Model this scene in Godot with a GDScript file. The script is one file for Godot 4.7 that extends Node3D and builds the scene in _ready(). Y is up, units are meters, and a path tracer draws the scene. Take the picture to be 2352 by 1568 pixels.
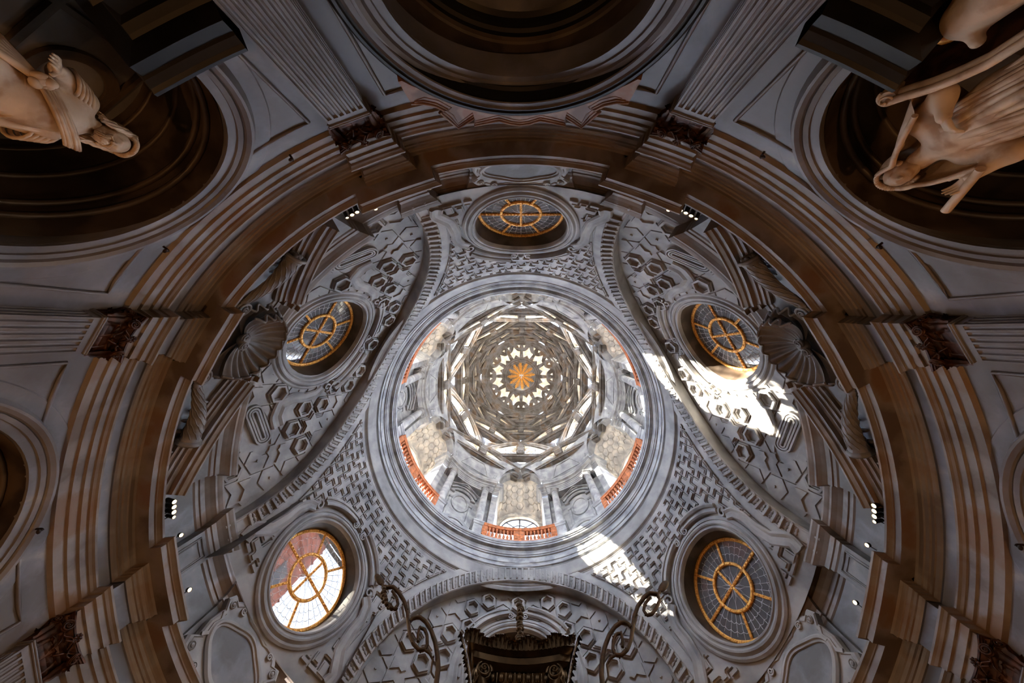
extends Node3D
# A domed round chapel seen from its floor, looking straight up. Everything is laid out in polar
# terms round the vertical axis: phi in degrees (0 = +X, 90 = +Z), r metres, h metres above the eye.
const CY := 1.6
var M := {}
var used := {}
var rng := RandomNumberGenerator.new()


class MB:
	var v := PackedVector3Array()
	var i := PackedInt32Array()
	func tri(a: Vector3, b: Vector3, c: Vector3) -> void:
		var k := v.size()
		v.append(a); v.append(b); v.append(c)
		i.append(k); i.append(k + 1); i.append(k + 2)
	func quad(a: Vector3, b: Vector3, c: Vector3, d: Vector3) -> void:
		var k := v.size()
		v.append(a); v.append(b); v.append(c); v.append(d)
		i.append(k); i.append(k + 1); i.append(k + 2)
		i.append(k); i.append(k + 2); i.append(k + 3)
	func strip(a: PackedVector3Array, b: PackedVector3Array, closed := false) -> void:
		var k := v.size()
		var n := a.size()
		v.append_array(a)
		v.append_array(b)
		for j in (n if closed else n - 1):
			var q := (j + 1) % n
			i.append(k + j); i.append(k + q); i.append(k + n + q)
			i.append(k + j); i.append(k + n + q); i.append(k + n + j)
	func grid(rows: Array, cu := false, cv := false) -> void:
		var k := v.size()
		var n: int = rows[0].size()
		for row in rows:
			v.append_array(row)
		var m := rows.size()
		for a in (m if cv else m - 1):
			for j in (n if cu else n - 1):
				var q := (j + 1) % n
				var b := (a + 1) % m
				i.append(k + a * n + j); i.append(k + a * n + q); i.append(k + b * n + q)
				i.append(k + a * n + j); i.append(k + b * n + q); i.append(k + b * n + j)
	func fan(p: PackedVector3Array) -> void:
		var c := Vector3.ZERO
		for q in p:
			c += q
		c /= p.size()
		for j in p.size():
			tri(c, p[j], p[(j + 1) % p.size()])
	func box(c: Vector3, s: Vector3, t := Basis.IDENTITY, bev := 0.0) -> void:
		# a block with chamfered edges
		var hx := s * 0.5
		var e := minf(bev, minf(hx.x, minf(hx.y, hx.z)) * 0.6)
		for ax in 3:
			for sg in [-1.0, 1.0]:
				var u := (ax + 1) % 3
				var w := (ax + 2) % 3
				var f: Array[Vector3] = []
				for q in [[-1, -1], [1, -1], [1, 1], [-1, 1]]:
					var p := Vector3.ZERO
					p[ax] = sg * hx[ax]
					p[u] = q[0] * (hx[u] - e)
					p[w] = q[1] * (hx[w] - e)
					f.append(c + t * p)
				if sg > 0:
					quad(f[0], f[3], f[2], f[1])
				else:
					quad(f[0], f[1], f[2], f[3])
		if e > 0.0:
			for ax in 3:
				var u := (ax + 1) % 3
				var w := (ax + 2) % 3
				for q in [[-1, -1], [1, -1], [1, 1], [-1, 1]]:
					var f: Array[Vector3] = []
					for z in [[-1, 0], [1, 0], [1, 1], [-1, 1]]:
						var p := Vector3.ZERO
						p[ax] = z[0] * (hx[ax] - e)
						p[u] = q[0] * (hx[u] - (e if z[1] else 0.0))
						p[w] = q[1] * (hx[w] - (0.0 if z[1] else e))
						f.append(c + t * p)
					quad(f[0], f[1], f[2], f[3])
	func lathe(prof: Array, n := 24, x := Transform3D.IDENTITY, a0 := 0.0, a1 := 360.0, smooth := false) -> void:
		# prof: Vector2(radius, along the axis Y)
		var full := absf(a1 - a0) >= 359.9
		var rings: Array = []
		for q in prof:
			var row := PackedVector3Array()
			for j in (n if full else n + 1):
				var a := deg_to_rad(a0 + (a1 - a0) * j / n)
				row.append(x * Vector3(q.x * cos(a), q.y, q.x * sin(a)))
			rings.append(row)
		if smooth:
			grid(rings, full)
		else:
			for j in rings.size() - 1:
				strip(rings[j], rings[j + 1], full)
	func tube(p: PackedVector3Array, r: Variant, n := 8, closed := false) -> void:
		var m := p.size()
		var rows: Array = []
		var t := (p[1] - p[0]).normalized()
		var up := Vector3.UP if absf(t.y) < 0.9 else Vector3.RIGHT
		var s := t.cross(up).normalized()
		for k in m:
			var a := p[(k - 1 + m) % m] if closed else p[maxi(k - 1, 0)]
			var b := p[(k + 1) % m] if closed else p[mini(k + 1, m - 1)]
			t = (b - a).normalized()
			s = (s - t * s.dot(t)).normalized()
			var w := t.cross(s)
			var rad: float = r if r is float else r[k]
			var row := PackedVector3Array()
			for j in n:
				var g := TAU * j / n
				row.append(p[k] + (s * cos(g) + w * sin(g)) * rad)
			rows.append(row)
		grid(rows, true, closed)
		if not closed:
			fan(rows[0])
			fan(rows[m - 1])
	func ball(c: Vector3, r: Vector3, n := 10, m := 6, t := Basis.IDENTITY) -> void:
		var rows: Array = []
		for a in m + 1:
			var g := PI * a / m
			var row := PackedVector3Array()
			for j in n:
				var f := TAU * j / n
				row.append(c + t * Vector3(r.x * sin(g) * cos(f), r.y * cos(g), r.z * sin(g) * sin(f)))
			rows.append(row)
		grid(rows, true)
	func add(o: MB, x: Transform3D) -> void:
		var k := v.size()
		v.append_array(x * o.v)
		for q in o.i:
			i.append(k + q)
	func mesh() -> ArrayMesh:
		var n := PackedVector3Array()
		n.resize(v.size())
		for k in range(0, i.size(), 3):
			var a := i[k]
			var b := i[k + 1]
			var c := i[k + 2]
			var q := (v[c] - v[a]).cross(v[b] - v[a])
			n[a] += q; n[b] += q; n[c] += q
		for k in n.size():
			n[k] = n[k].normalized() if n[k].length_squared() > 1e-20 else Vector3.UP
		var arr := []
		arr.resize(Mesh.ARRAY_MAX)
		arr[Mesh.ARRAY_VERTEX] = v
		arr[Mesh.ARRAY_NORMAL] = n
		arr[Mesh.ARRAY_INDEX] = i
		var am := ArrayMesh.new()
		am.add_surface_from_arrays(Mesh.PRIMITIVE_TRIANGLES, arr)
		return am


# ---------------------------------------------------------------- naming and placing
func numbered(called: String) -> String:
	var k: int = used.get(called, 0)
	used[called] = k + 1
	return called if k == 0 else "%s_%03d" % [called, k]


func obj(called: String, mb: MB, m: Material, parent: Node = self) -> MeshInstance3D:
	return inst(called, mb.mesh(), m, parent)


func inst(called: String, me: Mesh, m: Material, parent: Node = self, x := Transform3D.IDENTITY) -> MeshInstance3D:
	var o := MeshInstance3D.new()
	if parent == self:
		o.name = numbered(called)
	else:
		var k := 0
		var key := "n_" + called
		if parent.has_meta(key):
			k = parent.get_meta(key)
		parent.set_meta(key, k + 1)
		o.name = called if k == 0 else "%s_%03d" % [called, k]
	o.mesh = me
	o.material_override = m
	o.transform = x
	parent.add_child(o, true)
	return o


func tag(o: Node, label: String, category: String, group := "") -> Node:
	o.set_meta("label", label)
	o.set_meta("category", category)
	if group:
		o.set_meta("group", group)
	return o


func thing(called: String, label: String, category: String, x := Transform3D.IDENTITY, group := "") -> Node3D:
	var o := Node3D.new()
	o.name = numbered(called)
	o.transform = x
	add_child(o, true)
	tag(o, label, category, group)
	return o


func struct(called: String, label := "") -> Node3D:
	var o := Node3D.new()
	o.name = numbered(called)
	add_child(o, true)
	o.set_meta("kind", "structure")
	if label:
		o.set_meta("label", label)
		o.set_meta("category", called.get_slice("_", 0))
	return o


func dup(o: Node3D, x: Transform3D, label: String) -> Node3D:
	var c: Node3D = o.duplicate()
	c.name = numbered(String(o.name).trim_suffix("_000"))
	add_child(c, true)
	c.transform = x
	c.set_meta("label", label)
	return c


# ---------------------------------------------------------------- geometry of the place
func pc(phi: float, r: float, h: float) -> Vector3:
	var a := deg_to_rad(phi)
	return Vector3(r * cos(a), h + CY, r * sin(a))


func turn(phi: float) -> Transform3D:
	return Transform3D(Basis(Vector3.UP, -deg_to_rad(phi)), Vector3.ZERO)


# frame at a point of a wall: x along the wall (phi falling), y up, z towards the axis
func wallf(phi: float, r: float, h: float, lean := 0.0) -> Transform3D:
	var a := deg_to_rad(phi)
	var nn := Vector3(-cos(a), 0, -sin(a))
	var b := Basis(Vector3.UP.cross(nn), Vector3.UP, nn)
	return Transform3D(b * Basis(Vector3.RIGHT, lean), pc(phi, r, h))


const LEAN := 0.2372
func rs(h: float) -> float:
	return 8.75 - 0.2417 * (h - 10.0)


# the leaning shell of the pendentive zone; o = towards the axis
func sm(phi: float, h: float, o: float) -> Vector3:
	var a := deg_to_rad(phi)
	var r := rs(h) - o * cos(LEAN)
	return Vector3(r * cos(a), h - o * sin(LEAN) + CY, r * sin(a))


func cyl(rad: float) -> Callable:
	return func(p: float, h: float, o: float) -> Vector3: return pc(p, rad - o, h)


func patch(mb: MB, poly: PackedVector2Array, holes: Array, map: Callable, o: float, du: float) -> void:
	var lo := 1e9
	var hi := -1e9
	for p in poly:
		lo = minf(lo, p.x)
		hi = maxf(hi, p.x)
	var n := maxi(1, ceili((hi - lo) / du))
	for k in n:
		var a := lo + (hi - lo) * k / n
		var b := lo + (hi - lo) * (k + 1) / n
		var rect := PackedVector2Array([Vector2(a, -999), Vector2(b, -999), Vector2(b, 999), Vector2(a, 999)])
		var parts: Array = Geometry2D.intersect_polygons(poly, rect)
		for hole in holes:
			var nx: Array = []
			for q in parts:
				nx.append_array(Geometry2D.clip_polygons(q, hole))
			parts = nx
		for q in parts:
			if q.size() < 3:
				continue
			var t := Geometry2D.triangulate_polygon(q)
			for j in range(0, t.size(), 3):
				var f: Array[Vector3] = []
				for e in 3:
					f.append(map.call(q[t[j + e]].x, q[t[j + e]].y, o))
				# keep one winding: front towards the axis
				if (q[t[j + 1]] - q[t[j]]).cross(q[t[j + 2]] - q[t[j]]) > 0:
					mb.tri(f[0], f[2], f[1])
				else:
					mb.tri(f[0], f[1], f[2])


func ringside(mb: MB, a: PackedVector2Array, oa: float, b: PackedVector2Array, ob: float, map: Callable) -> void:
	var n := a.size()
	for k in n:
		var q := (k + 1) % n
		mb.quad(map.call(a[k].x, a[k].y, oa), map.call(a[q].x, a[q].y, oa), map.call(b[q].x, b[q].y, ob), map.call(b[k].x, b[k].y, ob))


func capf(mb: MB, a: PackedVector2Array, o: float, map: Callable) -> void:
	var p := PackedVector3Array()
	for q in a:
		p.append(map.call(q.x, q.y, o))
	mb.fan(p)


func scaled(a: PackedVector2Array, s: float) -> PackedVector2Array:
	var c := Vector2.ZERO
	for q in a:
		c += q
	c /= a.size()
	var out := PackedVector2Array()
	for q in a:
		out.append(c + (q - c) * s)
	return out


# a plan line: arcs at r0 from a to b, with breaks [centre, half width, step towards the axis]
func plan(r0: float, a: float, b: float, breaks := [], step := 1.5) -> PackedVector2Array:
	var cuts := [[a, 0.0]]
	for q in breaks:
		cuts.append([q[0] - q[1], q[2]])
		cuts.append([q[0] + q[1], 0.0])
	cuts.append([b, 0.0])
	var out := PackedVector2Array()
	for k in cuts.size() - 1:
		var s: float = cuts[k][0]
		var e: float = cuts[k + 1][0]
		var r: float = r0 - cuts[k][1]
		if e - s < 0.01:
			continue
		var n := maxi(1, ceili((e - s) / step))
		for j in n + 1:
			var t := deg_to_rad(lerpf(s, e, float(j) / n))
			out.append(Vector2(cos(t), sin(t)) * r)
	return out


# a profile [Vector2(projection, h)] swept along a plan line, mitred at every corner
func sweep(mb: MB, path: PackedVector2Array, prof: Array, closed := false) -> void:
	var p := PackedVector2Array()
	for q in path:
		if p.is_empty() or p[p.size() - 1].distance_to(q) > 1e-4:
			p.append(q)
	if closed and p[0].distance_to(p[p.size() - 1]) < 1e-3:
		p.remove_at(p.size() - 1)
	var n := p.size()
	var m := PackedVector2Array()
	var corner := []
	for k in n:
		var a := p[(k - 1 + n) % n]
		var b := p[(k + 1) % n]
		var d1 := (p[k] - a).normalized()
		var d2 := (b - p[k]).normalized()
		if not closed:
			if k == 0:
				d1 = d2
			if k == n - 1:
				d2 = d1
		var n1 := Vector2(-d1.y, d1.x)
		var n2 := Vector2(-d2.y, d2.x)
		m.append((n1 + n2) / maxf(0.2, 1.0 + n1.dot(n2)))
		corner.append(d1.dot(d2) < 0.94)
	for j in prof.size() - 1:
		var ra := PackedVector3Array()
		var rb := PackedVector3Array()
		for k in (n + 1 if closed else n):
			var q := k % n
			var xa: Vector2 = p[q] + m[q] * prof[j].x
			var xb: Vector2 = p[q] + m[q] * prof[j + 1].x
			ra.append(Vector3(xa.x, prof[j].y + CY, xa.y))
			rb.append(Vector3(xb.x, prof[j + 1].y + CY, xb.y))
			if corner[q] and k > 0 and k < n:
				mb.strip(rb, ra)
				ra = PackedVector3Array([ra[ra.size() - 1]])
				rb = PackedVector3Array([rb[rb.size() - 1]])
		if ra.size() > 1:
			mb.strip(rb, ra)


func rev(mb: MB, prof: Array, a := 0.0, b := 360.0, step := 2.0) -> void:
	# prof: Vector2(r, h)
	var n := ceili((b - a) / step)
	for j in prof.size() - 1:
		var ra := PackedVector3Array()
		var rb := PackedVector3Array()
		for k in n + 1:
			var t := a + (b - a) * k / n
			ra.append(pc(t, prof[j].x, prof[j].y))
			rb.append(pc(t, prof[j + 1].x, prof[j + 1].y))
		mb.strip(rb, ra)


func pr(a: Array) -> Array:
	var out := []
	for k in range(0, a.size(), 2):
		out.append(Vector2(a[k], a[k + 1]))
	return out


# ---------------------------------------------------------------- materials
func noise_tex(kind: String, fr: float, sd: int, ramp: Array, size := 512, warp := 0.0, oct := 5) -> NoiseTexture2D:
	var n := FastNoiseLite.new()
	n.noise_type = FastNoiseLite.TYPE_SIMPLEX_SMOOTH
	n.seed = sd
	n.frequency = fr
	n.fractal_octaves = oct
	n.fractal_type = FastNoiseLite.FRACTAL_RIDGED if kind == "ridge" else FastNoiseLite.FRACTAL_FBM
	if warp > 0.0:
		n.domain_warp_enabled = true
		n.domain_warp_amplitude = warp
		n.domain_warp_frequency = fr * 0.8
	var t := NoiseTexture2D.new()
	t.width = size
	t.height = size
	t.seamless = true
	t.noise = n
	if ramp.size():
		var g := Gradient.new()
		g.offsets = PackedFloat32Array()
		var of := PackedFloat32Array()
		var co := PackedColorArray()
		for q in ramp:
			of.append(q[0])
			co.append(q[1])
		g.offsets = of
		g.colors = co
		t.color_ramp = g
	return t


func gr(x: float) -> Color:
	return Color(x, x, x)


func mat(c: Color, rough: float, tex: Texture2D = null, sc := 0.3, metal := 0.0, bump: Texture2D = null, bs := 1.0) -> StandardMaterial3D:
	var m := StandardMaterial3D.new()
	m.albedo_color = c
	m.roughness = rough
	m.metallic = metal
	m.cull_mode = BaseMaterial3D.CULL_DISABLED
	if tex or bump:
		m.uv1_triplanar = true
		m.uv1_world_triplanar = true
		m.uv1_scale = Vector3.ONE * sc
	if tex:
		m.albedo_texture = tex
	if bump:
		m.heightmap_enabled = true
		m.heightmap_texture = bump
		m.heightmap_scale = bs
	return m


func materials() -> void:
	var cloudy := noise_tex("fbm", 0.006, 3, [[0.25, Color(0.70, 0.70, 0.71)], [0.5, Color(0.86, 0.86, 0.86)], [0.75, Color(1.0, 0.99, 0.97)]], 512, 30.0)
	var rusty := noise_tex("fbm", 0.005, 8, [[0.28, Color(0.66, 0.62, 0.58)], [0.45, Color(0.84, 0.84, 0.85)], [0.62, Color(0.93, 0.93, 0.95)], [0.8, Color(0.86, 0.74, 0.62)]], 512, 40.0)
	var veined := noise_tex("ridge", 0.004, 21, [[0.3, Color(0.62, 0.60, 0.58)], [0.62, Color(0.78, 0.78, 0.80)], [0.86, Color(0.9, 0.89, 0.88)], [0.96, Color(1, 0.97, 0.92)]], 512, 60.0, 4)
	var grain := noise_tex("fbm", 0.03, 5, [], 512, 0.0, 4)
	var sooty := noise_tex("fbm", 0.006, 13, [[0.3, Color(0.5, 0.45, 0.4)], [0.55, Color(0.9, 0.9, 0.92)], [0.75, Color(1, 0.98, 0.95)]], 512, 30.0)
	M.upper = mat(Color(0.68, 0.675, 0.67), 0.62, cloudy, 0.22, 0.0, grain, 0.5)
	M.dome = mat(Color(0.57, 0.56, 0.545), 0.7, rusty, 0.3, 0.0, grain, 0.6)
	M.drum = mat(Color(0.68, 0.69, 0.70), 0.6, cloudy, 0.35, 0.0, grain, 0.4)
	M.vault = mat(Color(0.86, 0.83, 0.77), 0.75, cloudy, 0.4, 0.0, grain, 0.6)
	M.lower = mat(Color(0.60, 0.60, 0.62), 0.42, veined, 0.16, 0.0, grain, 0.25)
	M.trim = mat(Color(0.58, 0.545, 0.51), 0.45, rusty, 0.2, 0.0, grain, 0.3)
	M.attic = mat(Color(0.60, 0.60, 0.60), 0.5, veined, 0.25, 0.0, grain, 0.3)
	M.black = mat(Color(0.085, 0.08, 0.075), 0.42, sooty, 0.3)
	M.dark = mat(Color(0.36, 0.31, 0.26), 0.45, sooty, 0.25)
	M.frame = mat(Color(0.62, 0.47, 0.36), 0.5, rusty, 0.4)
	M.bronze = mat(Color(0.34, 0.20, 0.12), 0.45, sooty, 1.2, 0.45)
	M.gold = mat(Color(1.0, 0.76, 0.36), 0.45, noise_tex("fbm", 0.02, 4, [[0.3, Color(0.75, 0.58, 0.42)], [0.55, Color(1, 1, 1)]], 256), 2.5, 0.25)
	M.orange = mat(Color(0.80, 0.47, 0.26), 0.55, cloudy, 1.0)
	M.marble = mat(Color(0.86, 0.79, 0.71), 0.55, noise_tex("fbm", 0.01, 9, [[0.25, Color(0.78, 0.70, 0.62)], [0.5, Color(0.95, 0.93, 0.9)], [0.8, Color(1, 0.99, 0.97)]], 256, 20.0), 0.8, 0.0, grain, 0.3)
	M.iron = mat(Color(0.20, 0.13, 0.10), 0.6, sooty, 2.0, 0.3)
	M.altar = mat(Color(0.20, 0.16, 0.12), 0.4, sooty, 1.5, 0.2)
	M.lead = mat(Color(0.86, 0.86, 0.88), 0.5)
	M.bar = mat(Color(0.35, 0.37, 0.42), 0.5, null, 1.0, 0.4)
	M.lamp = mat(Color(0.10, 0.10, 0.10), 0.5, null, 1.0, 0.3)
	M.cream = mat(Color(0.86, 0.82, 0.74), 0.8, cloudy, 0.4)
	M.gallery = mat(Color(0.46, 0.43, 0.40), 0.85, cloudy, 0.3)
	M.brick = mat(Color(0.78, 0.47, 0.36), 0.8, rusty, 0.5)
	M.floor = mat(Color(0.36, 0.33, 0.31), 0.4, veined, 0.3)
	var g := StandardMaterial3D.new()
	g.albedo_color = Color(0.9, 0.94, 1.0, 0.07)
	g.transparency = BaseMaterial3D.TRANSPARENCY_ALPHA
	g.roughness = 0.05
	g.cull_mode = BaseMaterial3D.CULL_DISABLED
	M.glass = g
	var dusty := g.duplicate()
	dusty.albedo_color = Color(0.36, 0.35, 0.35, 0.955)
	M.dusty = dusty
	var e := StandardMaterial3D.new()
	e.albedo_color = Color(1, 0.95, 0.85)
	e.emission_enabled = true
	e.emission = Color(1.0, 0.86, 0.66)
	e.emission_energy_multiplier = 2.5
	M.glow = e


func _ready() -> void:
	rng.seed = 7
	# ---- camera: lying on the chapel floor, looking straight up
	var cam := Camera3D.new()
	cam.name = "camera"
	cam.transform = Transform3D(Basis(Vector3(0.99976, 0.02006, 0.008598), Vector3(-0.008592, -0.000383, 0.999963), Vector3(0.020062, -0.9998, -0.00021)).orthonormalized(), Vector3(0.0938, CY, 4.501))
	cam.projection = Camera3D.PROJECTION_FRUSTUM
	cam.near = 0.05
	cam.far = 300.0
	cam.size = 0.1
	cam.frustum_offset = Vector2(-0.000548, -0.00138)
	add_child(cam)
	cam.current = true
	# ---- sky, sun, exposure
	var we := WorldEnvironment.new()
	we.name = "environment"
	var en := Environment.new()
	en.background_mode = Environment.BG_SKY
	var sky := Sky.new()
	var sk := ProceduralSkyMaterial.new()
	sk.sky_top_color = Color(0.76, 0.83, 0.95)
	sk.sky_horizon_color = Color(0.97, 0.97, 0.98)
	sk.ground_horizon_color = Color(0.80, 0.78, 0.75)
	sk.ground_bottom_color = Color(0.60, 0.57, 0.53)
	sk.sky_curve = 0.2
	sk.sky_energy_multiplier = 1.0
	sky.sky_material = sk
	en.sky = sky
	en.background_energy_multiplier = SKY
	en.tonemap_mode = Environment.TONE_MAPPER_LINEAR
	en.tonemap_exposure = EXPO
	en.sdfgi_enabled = true
	en.ssao_enabled = true
	en.ssil_enabled = true
	we.environment = en
	add_child(we)
	var sun := DirectionalLight3D.new()
	sun.name = "sun"
	var sa := deg_to_rad(SUN_PHI)
	var se := deg_to_rad(SUN_EL)
	var go := Vector3(cos(sa) * cos(se), -sin(se), sin(sa) * cos(se))
	sun.look_at_from_position(Vector3.ZERO, go, Vector3.UP)
	sun.light_color = Color(1.0, 0.96, 0.88)
	sun.light_energy = SUN_E
	sun.light_angular_distance = 0.6
	sun.shadow_enabled = true
	sun.sky_mode = DirectionalLight3D.SKY_MODE_LIGHT_ONLY
	add_child(sun)
	materials()
	floor_and_lamps()
	lower_wall()
	entablature()
	attic()
	pendentives()
	arches()
	ring()
	drum()
	dome()
	gallery()
	windows()
	details()


const SKY := 13.5
const EXPO := 4.0
const SUN_PHI := -8.0
const SUN_EL := 29.0
const SUN_E := 13.0


func omni(called: String, at: Vector3, c: Color, e: float, size := 0.1) -> void:
	var l := OmniLight3D.new()
	l.name = called
	l.position = at
	l.light_color = c
	l.light_energy = e
	l.light_size = size
	l.omni_range = 60.0
	l.omni_attenuation = 2.0
	l.shadow_enabled = true
	add_child(l, true)


func floor_and_lamps() -> void:
	var f := struct("floor")
	var mb := MB.new()
	rev(mb, [Vector2(12.4, -CY), Vector2(8, -CY), Vector2(4, -CY), Vector2(0.0, -CY)])
	rev(mb, [Vector2(12.4, -CY - 0.3), Vector2(0, -CY - 0.3)])
	obj("paving", mb, M.floor, f)
	# warm lamps standing round the floor, out of the picture
	for k in LAMPS.size():
		var q: Array = LAMPS[k]
		var at := pc(q[0], q[1], q[2])
		var t := thing("floor_lamp", "warm globe lamp on a dark stand on the floor, " + String(q[3]), "lamp", Transform3D(Basis(), Vector3(at.x, 0, at.z)))
		var b := MB.new()
		b.lathe(pr([0.001, 0.0, 0.2, 0.0, 0.2, 0.03, 0.03, 0.06, 0.02, at.y - 0.14, 0.05, at.y - 0.12]), 16)
		obj("stand", b, M.iron, t)
		b = MB.new()
		b.ball(Vector3(0, at.y, 0), Vector3.ONE * 0.12, 16, 10)
		obj("bulb", b, M.glow, t)
		omni("floor_lamp_glow", at, Color(1.0, 0.70, 0.42), q[4], 0.12)


const LAMPS := [[20, 6.6, 0.3, "beside the right wall", 1.6], [160, 6.6, 0.3, "beside the left wall", 1.6], [262, 7.2, 0.0, "behind the altar", 1.3]]


# an upright arch outline in (phi, h): from base up and over; rr in metres, at wall radius r
func arch_pts(c: float, hc: float, rr: float, base: float, r: float, n := 20) -> PackedVector2Array:
	var k := rad_to_deg(1.0 / r)
	var out := PackedVector2Array([Vector2(c - rr * k, base)])
	for j in n + 1:
		var a := PI - PI * j / n
		out.append(Vector2(c + cos(a) * rr * k, hc + sin(a) * rr))
	out.append(Vector2(c + rr * k, base))
	return out


# a moulding swept along an arch outline on a mapped wall; prof: Vector2(outward from the arch edge, towards the axis)
func archivolt(mb: MB, c: float, hc: float, rr: float, base: float, r: float, prof: Array, n := 28) -> void:
	for j in prof.size() - 1:
		var a := arch_pts(c, hc, rr + prof[j].x, base, r, n)
		var b := arch_pts(c, hc, rr + prof[j + 1].x, base, r, n)
		var ra := PackedVector3Array()
		var rb := PackedVector3Array()
		for k in a.size():
			ra.append(pc(a[k].x, r - prof[j].y, a[k].y))
			rb.append(pc(b[k].x, r - prof[j + 1].y, b[k].y))
		mb.strip(ra, rb)


const RW := 9.05
func lower_wall() -> void:
	var w := struct("wall_rotunda")
	var holes := []
	for k in 9:
		holes.append(arch_pts(10.0 + 40.0 * k, 4.2, 1.82, -3.0, RW))
	var mb := MB.new()
	for k in 9:
		var a := -10.0 + 40.0 * k
		patch(mb, PackedVector2Array([Vector2(a, -1.6), Vector2(a + 40, -1.6), Vector2(a + 40, 8.1), Vector2(a, 8.1)]), [holes[k]], cyl(RW), 0.0, 2.0)
	obj("masonry", mb, M.lower, w)
	var av := MB.new()
	archivolt(av, 0, 4.2, 1.82, 4.0, RW, pr([0, -0.35, 0, 0.05, 0.12, 0.05, 0.13, 0.08, 0.2, 0.09, 0.21, 0.06, 0.24, 0.11, 0.3, 0.14, 0.34, 0.14, 0.36, 0.1, 0.4, 0.02, 0.62, 0.02, 0.64, 0.0]), 32)
	var me := av.mesh()
	# sunk panel mouldings in the spandrels on both sides of every pilaster
	var pm := MB.new()
	for s in [-1.0, 1.0]:
		var line := PackedVector2Array([Vector2(4.6 * s, 1.2), Vector2(4.6 * s, 6.02), Vector2(14.2 * s, 6.02)])
		frame_line(pm, line, cyl(RW), 0.07, 0.05)
	var pme := pm.mesh()
	for k in 9:
		inst("archivolt", me, M.lower, w, turn(10.0 + 40.0 * k))
		inst("panel_moulding", pme, M.lower, w, turn(30.0 + 40.0 * k))
	# niches behind the arches
	for k in 9:
		if k == 2:
			continue
		var nb := MB.new()
		niche(nb)
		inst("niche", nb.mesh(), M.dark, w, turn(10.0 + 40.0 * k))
		nb = MB.new()
		var back := PackedVector3Array()
		for p in arch_pts(0, 4.2, 1.80, -1.6, RW, 24):
			back.append(Vector3(RW + 1.88, p.y + CY, deg_to_rad(p.x) * RW))
		nb.fan(back)
		inst("niche_back", nb.mesh(), M.lower, w, turn(10.0 + 40.0 * k))
	pilasters()
	portal()
	imposts()


# a half round bead along a line on a mapped wall
func frame_line(mb: MB, line: PackedVector2Array, map: Callable, width: float, high: float, closed := false) -> void:
	var p := PackedVector3Array()
	var n := line.size()
	for k in (n if closed else n - 1):
		var a := line[k]
		var b := line[(k + 1) % n]
		var m := maxi(1, ceili(absf(b.x - a.x) / 2.0))
		for j in m:
			var q := a.lerp(b, float(j) / m)
			p.append(map.call(q.x, q.y, high * 0.3))
	if not closed:
		p.append(map.call(line[n - 1].x, line[n - 1].y, high * 0.3))
	mb.tube(p, width * 0.5, 6, closed)


func niche(mb: MB) -> void:
	# round-headed recess, 1.9 m deep with an apsed top, at phi 0
	var rows := []
	for d in [0.0, 0.5, 1.0, 1.5, 1.9]:
		var q: float = d / 2.0
		var rr: float = 1.82 - 0.05 * d
		var row := PackedVector3Array()
		var pts := arch_pts(0, 4.2, rr, -1.6, RW, 24)
		for p in pts:
			var x: float = RW + d
			row.append(Vector3(x, p.y + CY, deg_to_rad(p.x) * RW))
		rows.append(row)
	mb.grid(rows)
	# ribs on the vault
	for d in [0.35, 0.6, 1.15, 1.7]:
		var p := PackedVector3Array()
		for a in 25:
			var t := PI * a / 24.0
			p.append(Vector3(RW + d, 4.2 + CY + sin(t) * 1.76, cos(t) * 1.76))
		mb.tube(p, 0.05, 6)


func entablature() -> void:
	var br := []
	for k in 9:
		br.append([30.0 + 40.0 * k, 2.45, 0.30])
	var t := struct("trim_1")
	var path := plan(RW, 10.0, 370.0, br)
	var mb := MB.new()
	sweep(mb, path, pr([0.0, 6.40, 0.07, 6.44, 0.07, 6.60, 0.11, 6.62, 0.11, 6.76, 0.15, 6.78, 0.15, 6.89, 0.18, 6.90, 0.20, 6.94, 0.23, 6.97, 0.23, 7.01, 0.07, 7.02]), true)
	obj("architrave", mb, M.trim, t)
	mb = MB.new()
	sweep(mb, path, pr([0.07, 7.02, 0.07, 7.32, 0.10, 7.33]), true)
	obj("frieze", mb, M.lower, t)
	mb = MB.new()
	sweep(mb, path, pr([0.10, 7.33, 0.12, 7.37, 0.13, 7.42, 0.16, 7.43, 0.16, 7.48, 0.19, 7.50, 0.20, 7.56, 0.22, 7.58, 0.22, 7.66, 0.24, 7.70, 0.55, 7.71, 0.55, 7.835, 0.57, 7.84, 0.58, 7.86, 0.62, 7.90, 0.65, 7.92, 0.65, 7.97, 0.02, 8.02]), true)
	obj("cornice", mb, M.trim, t)


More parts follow.
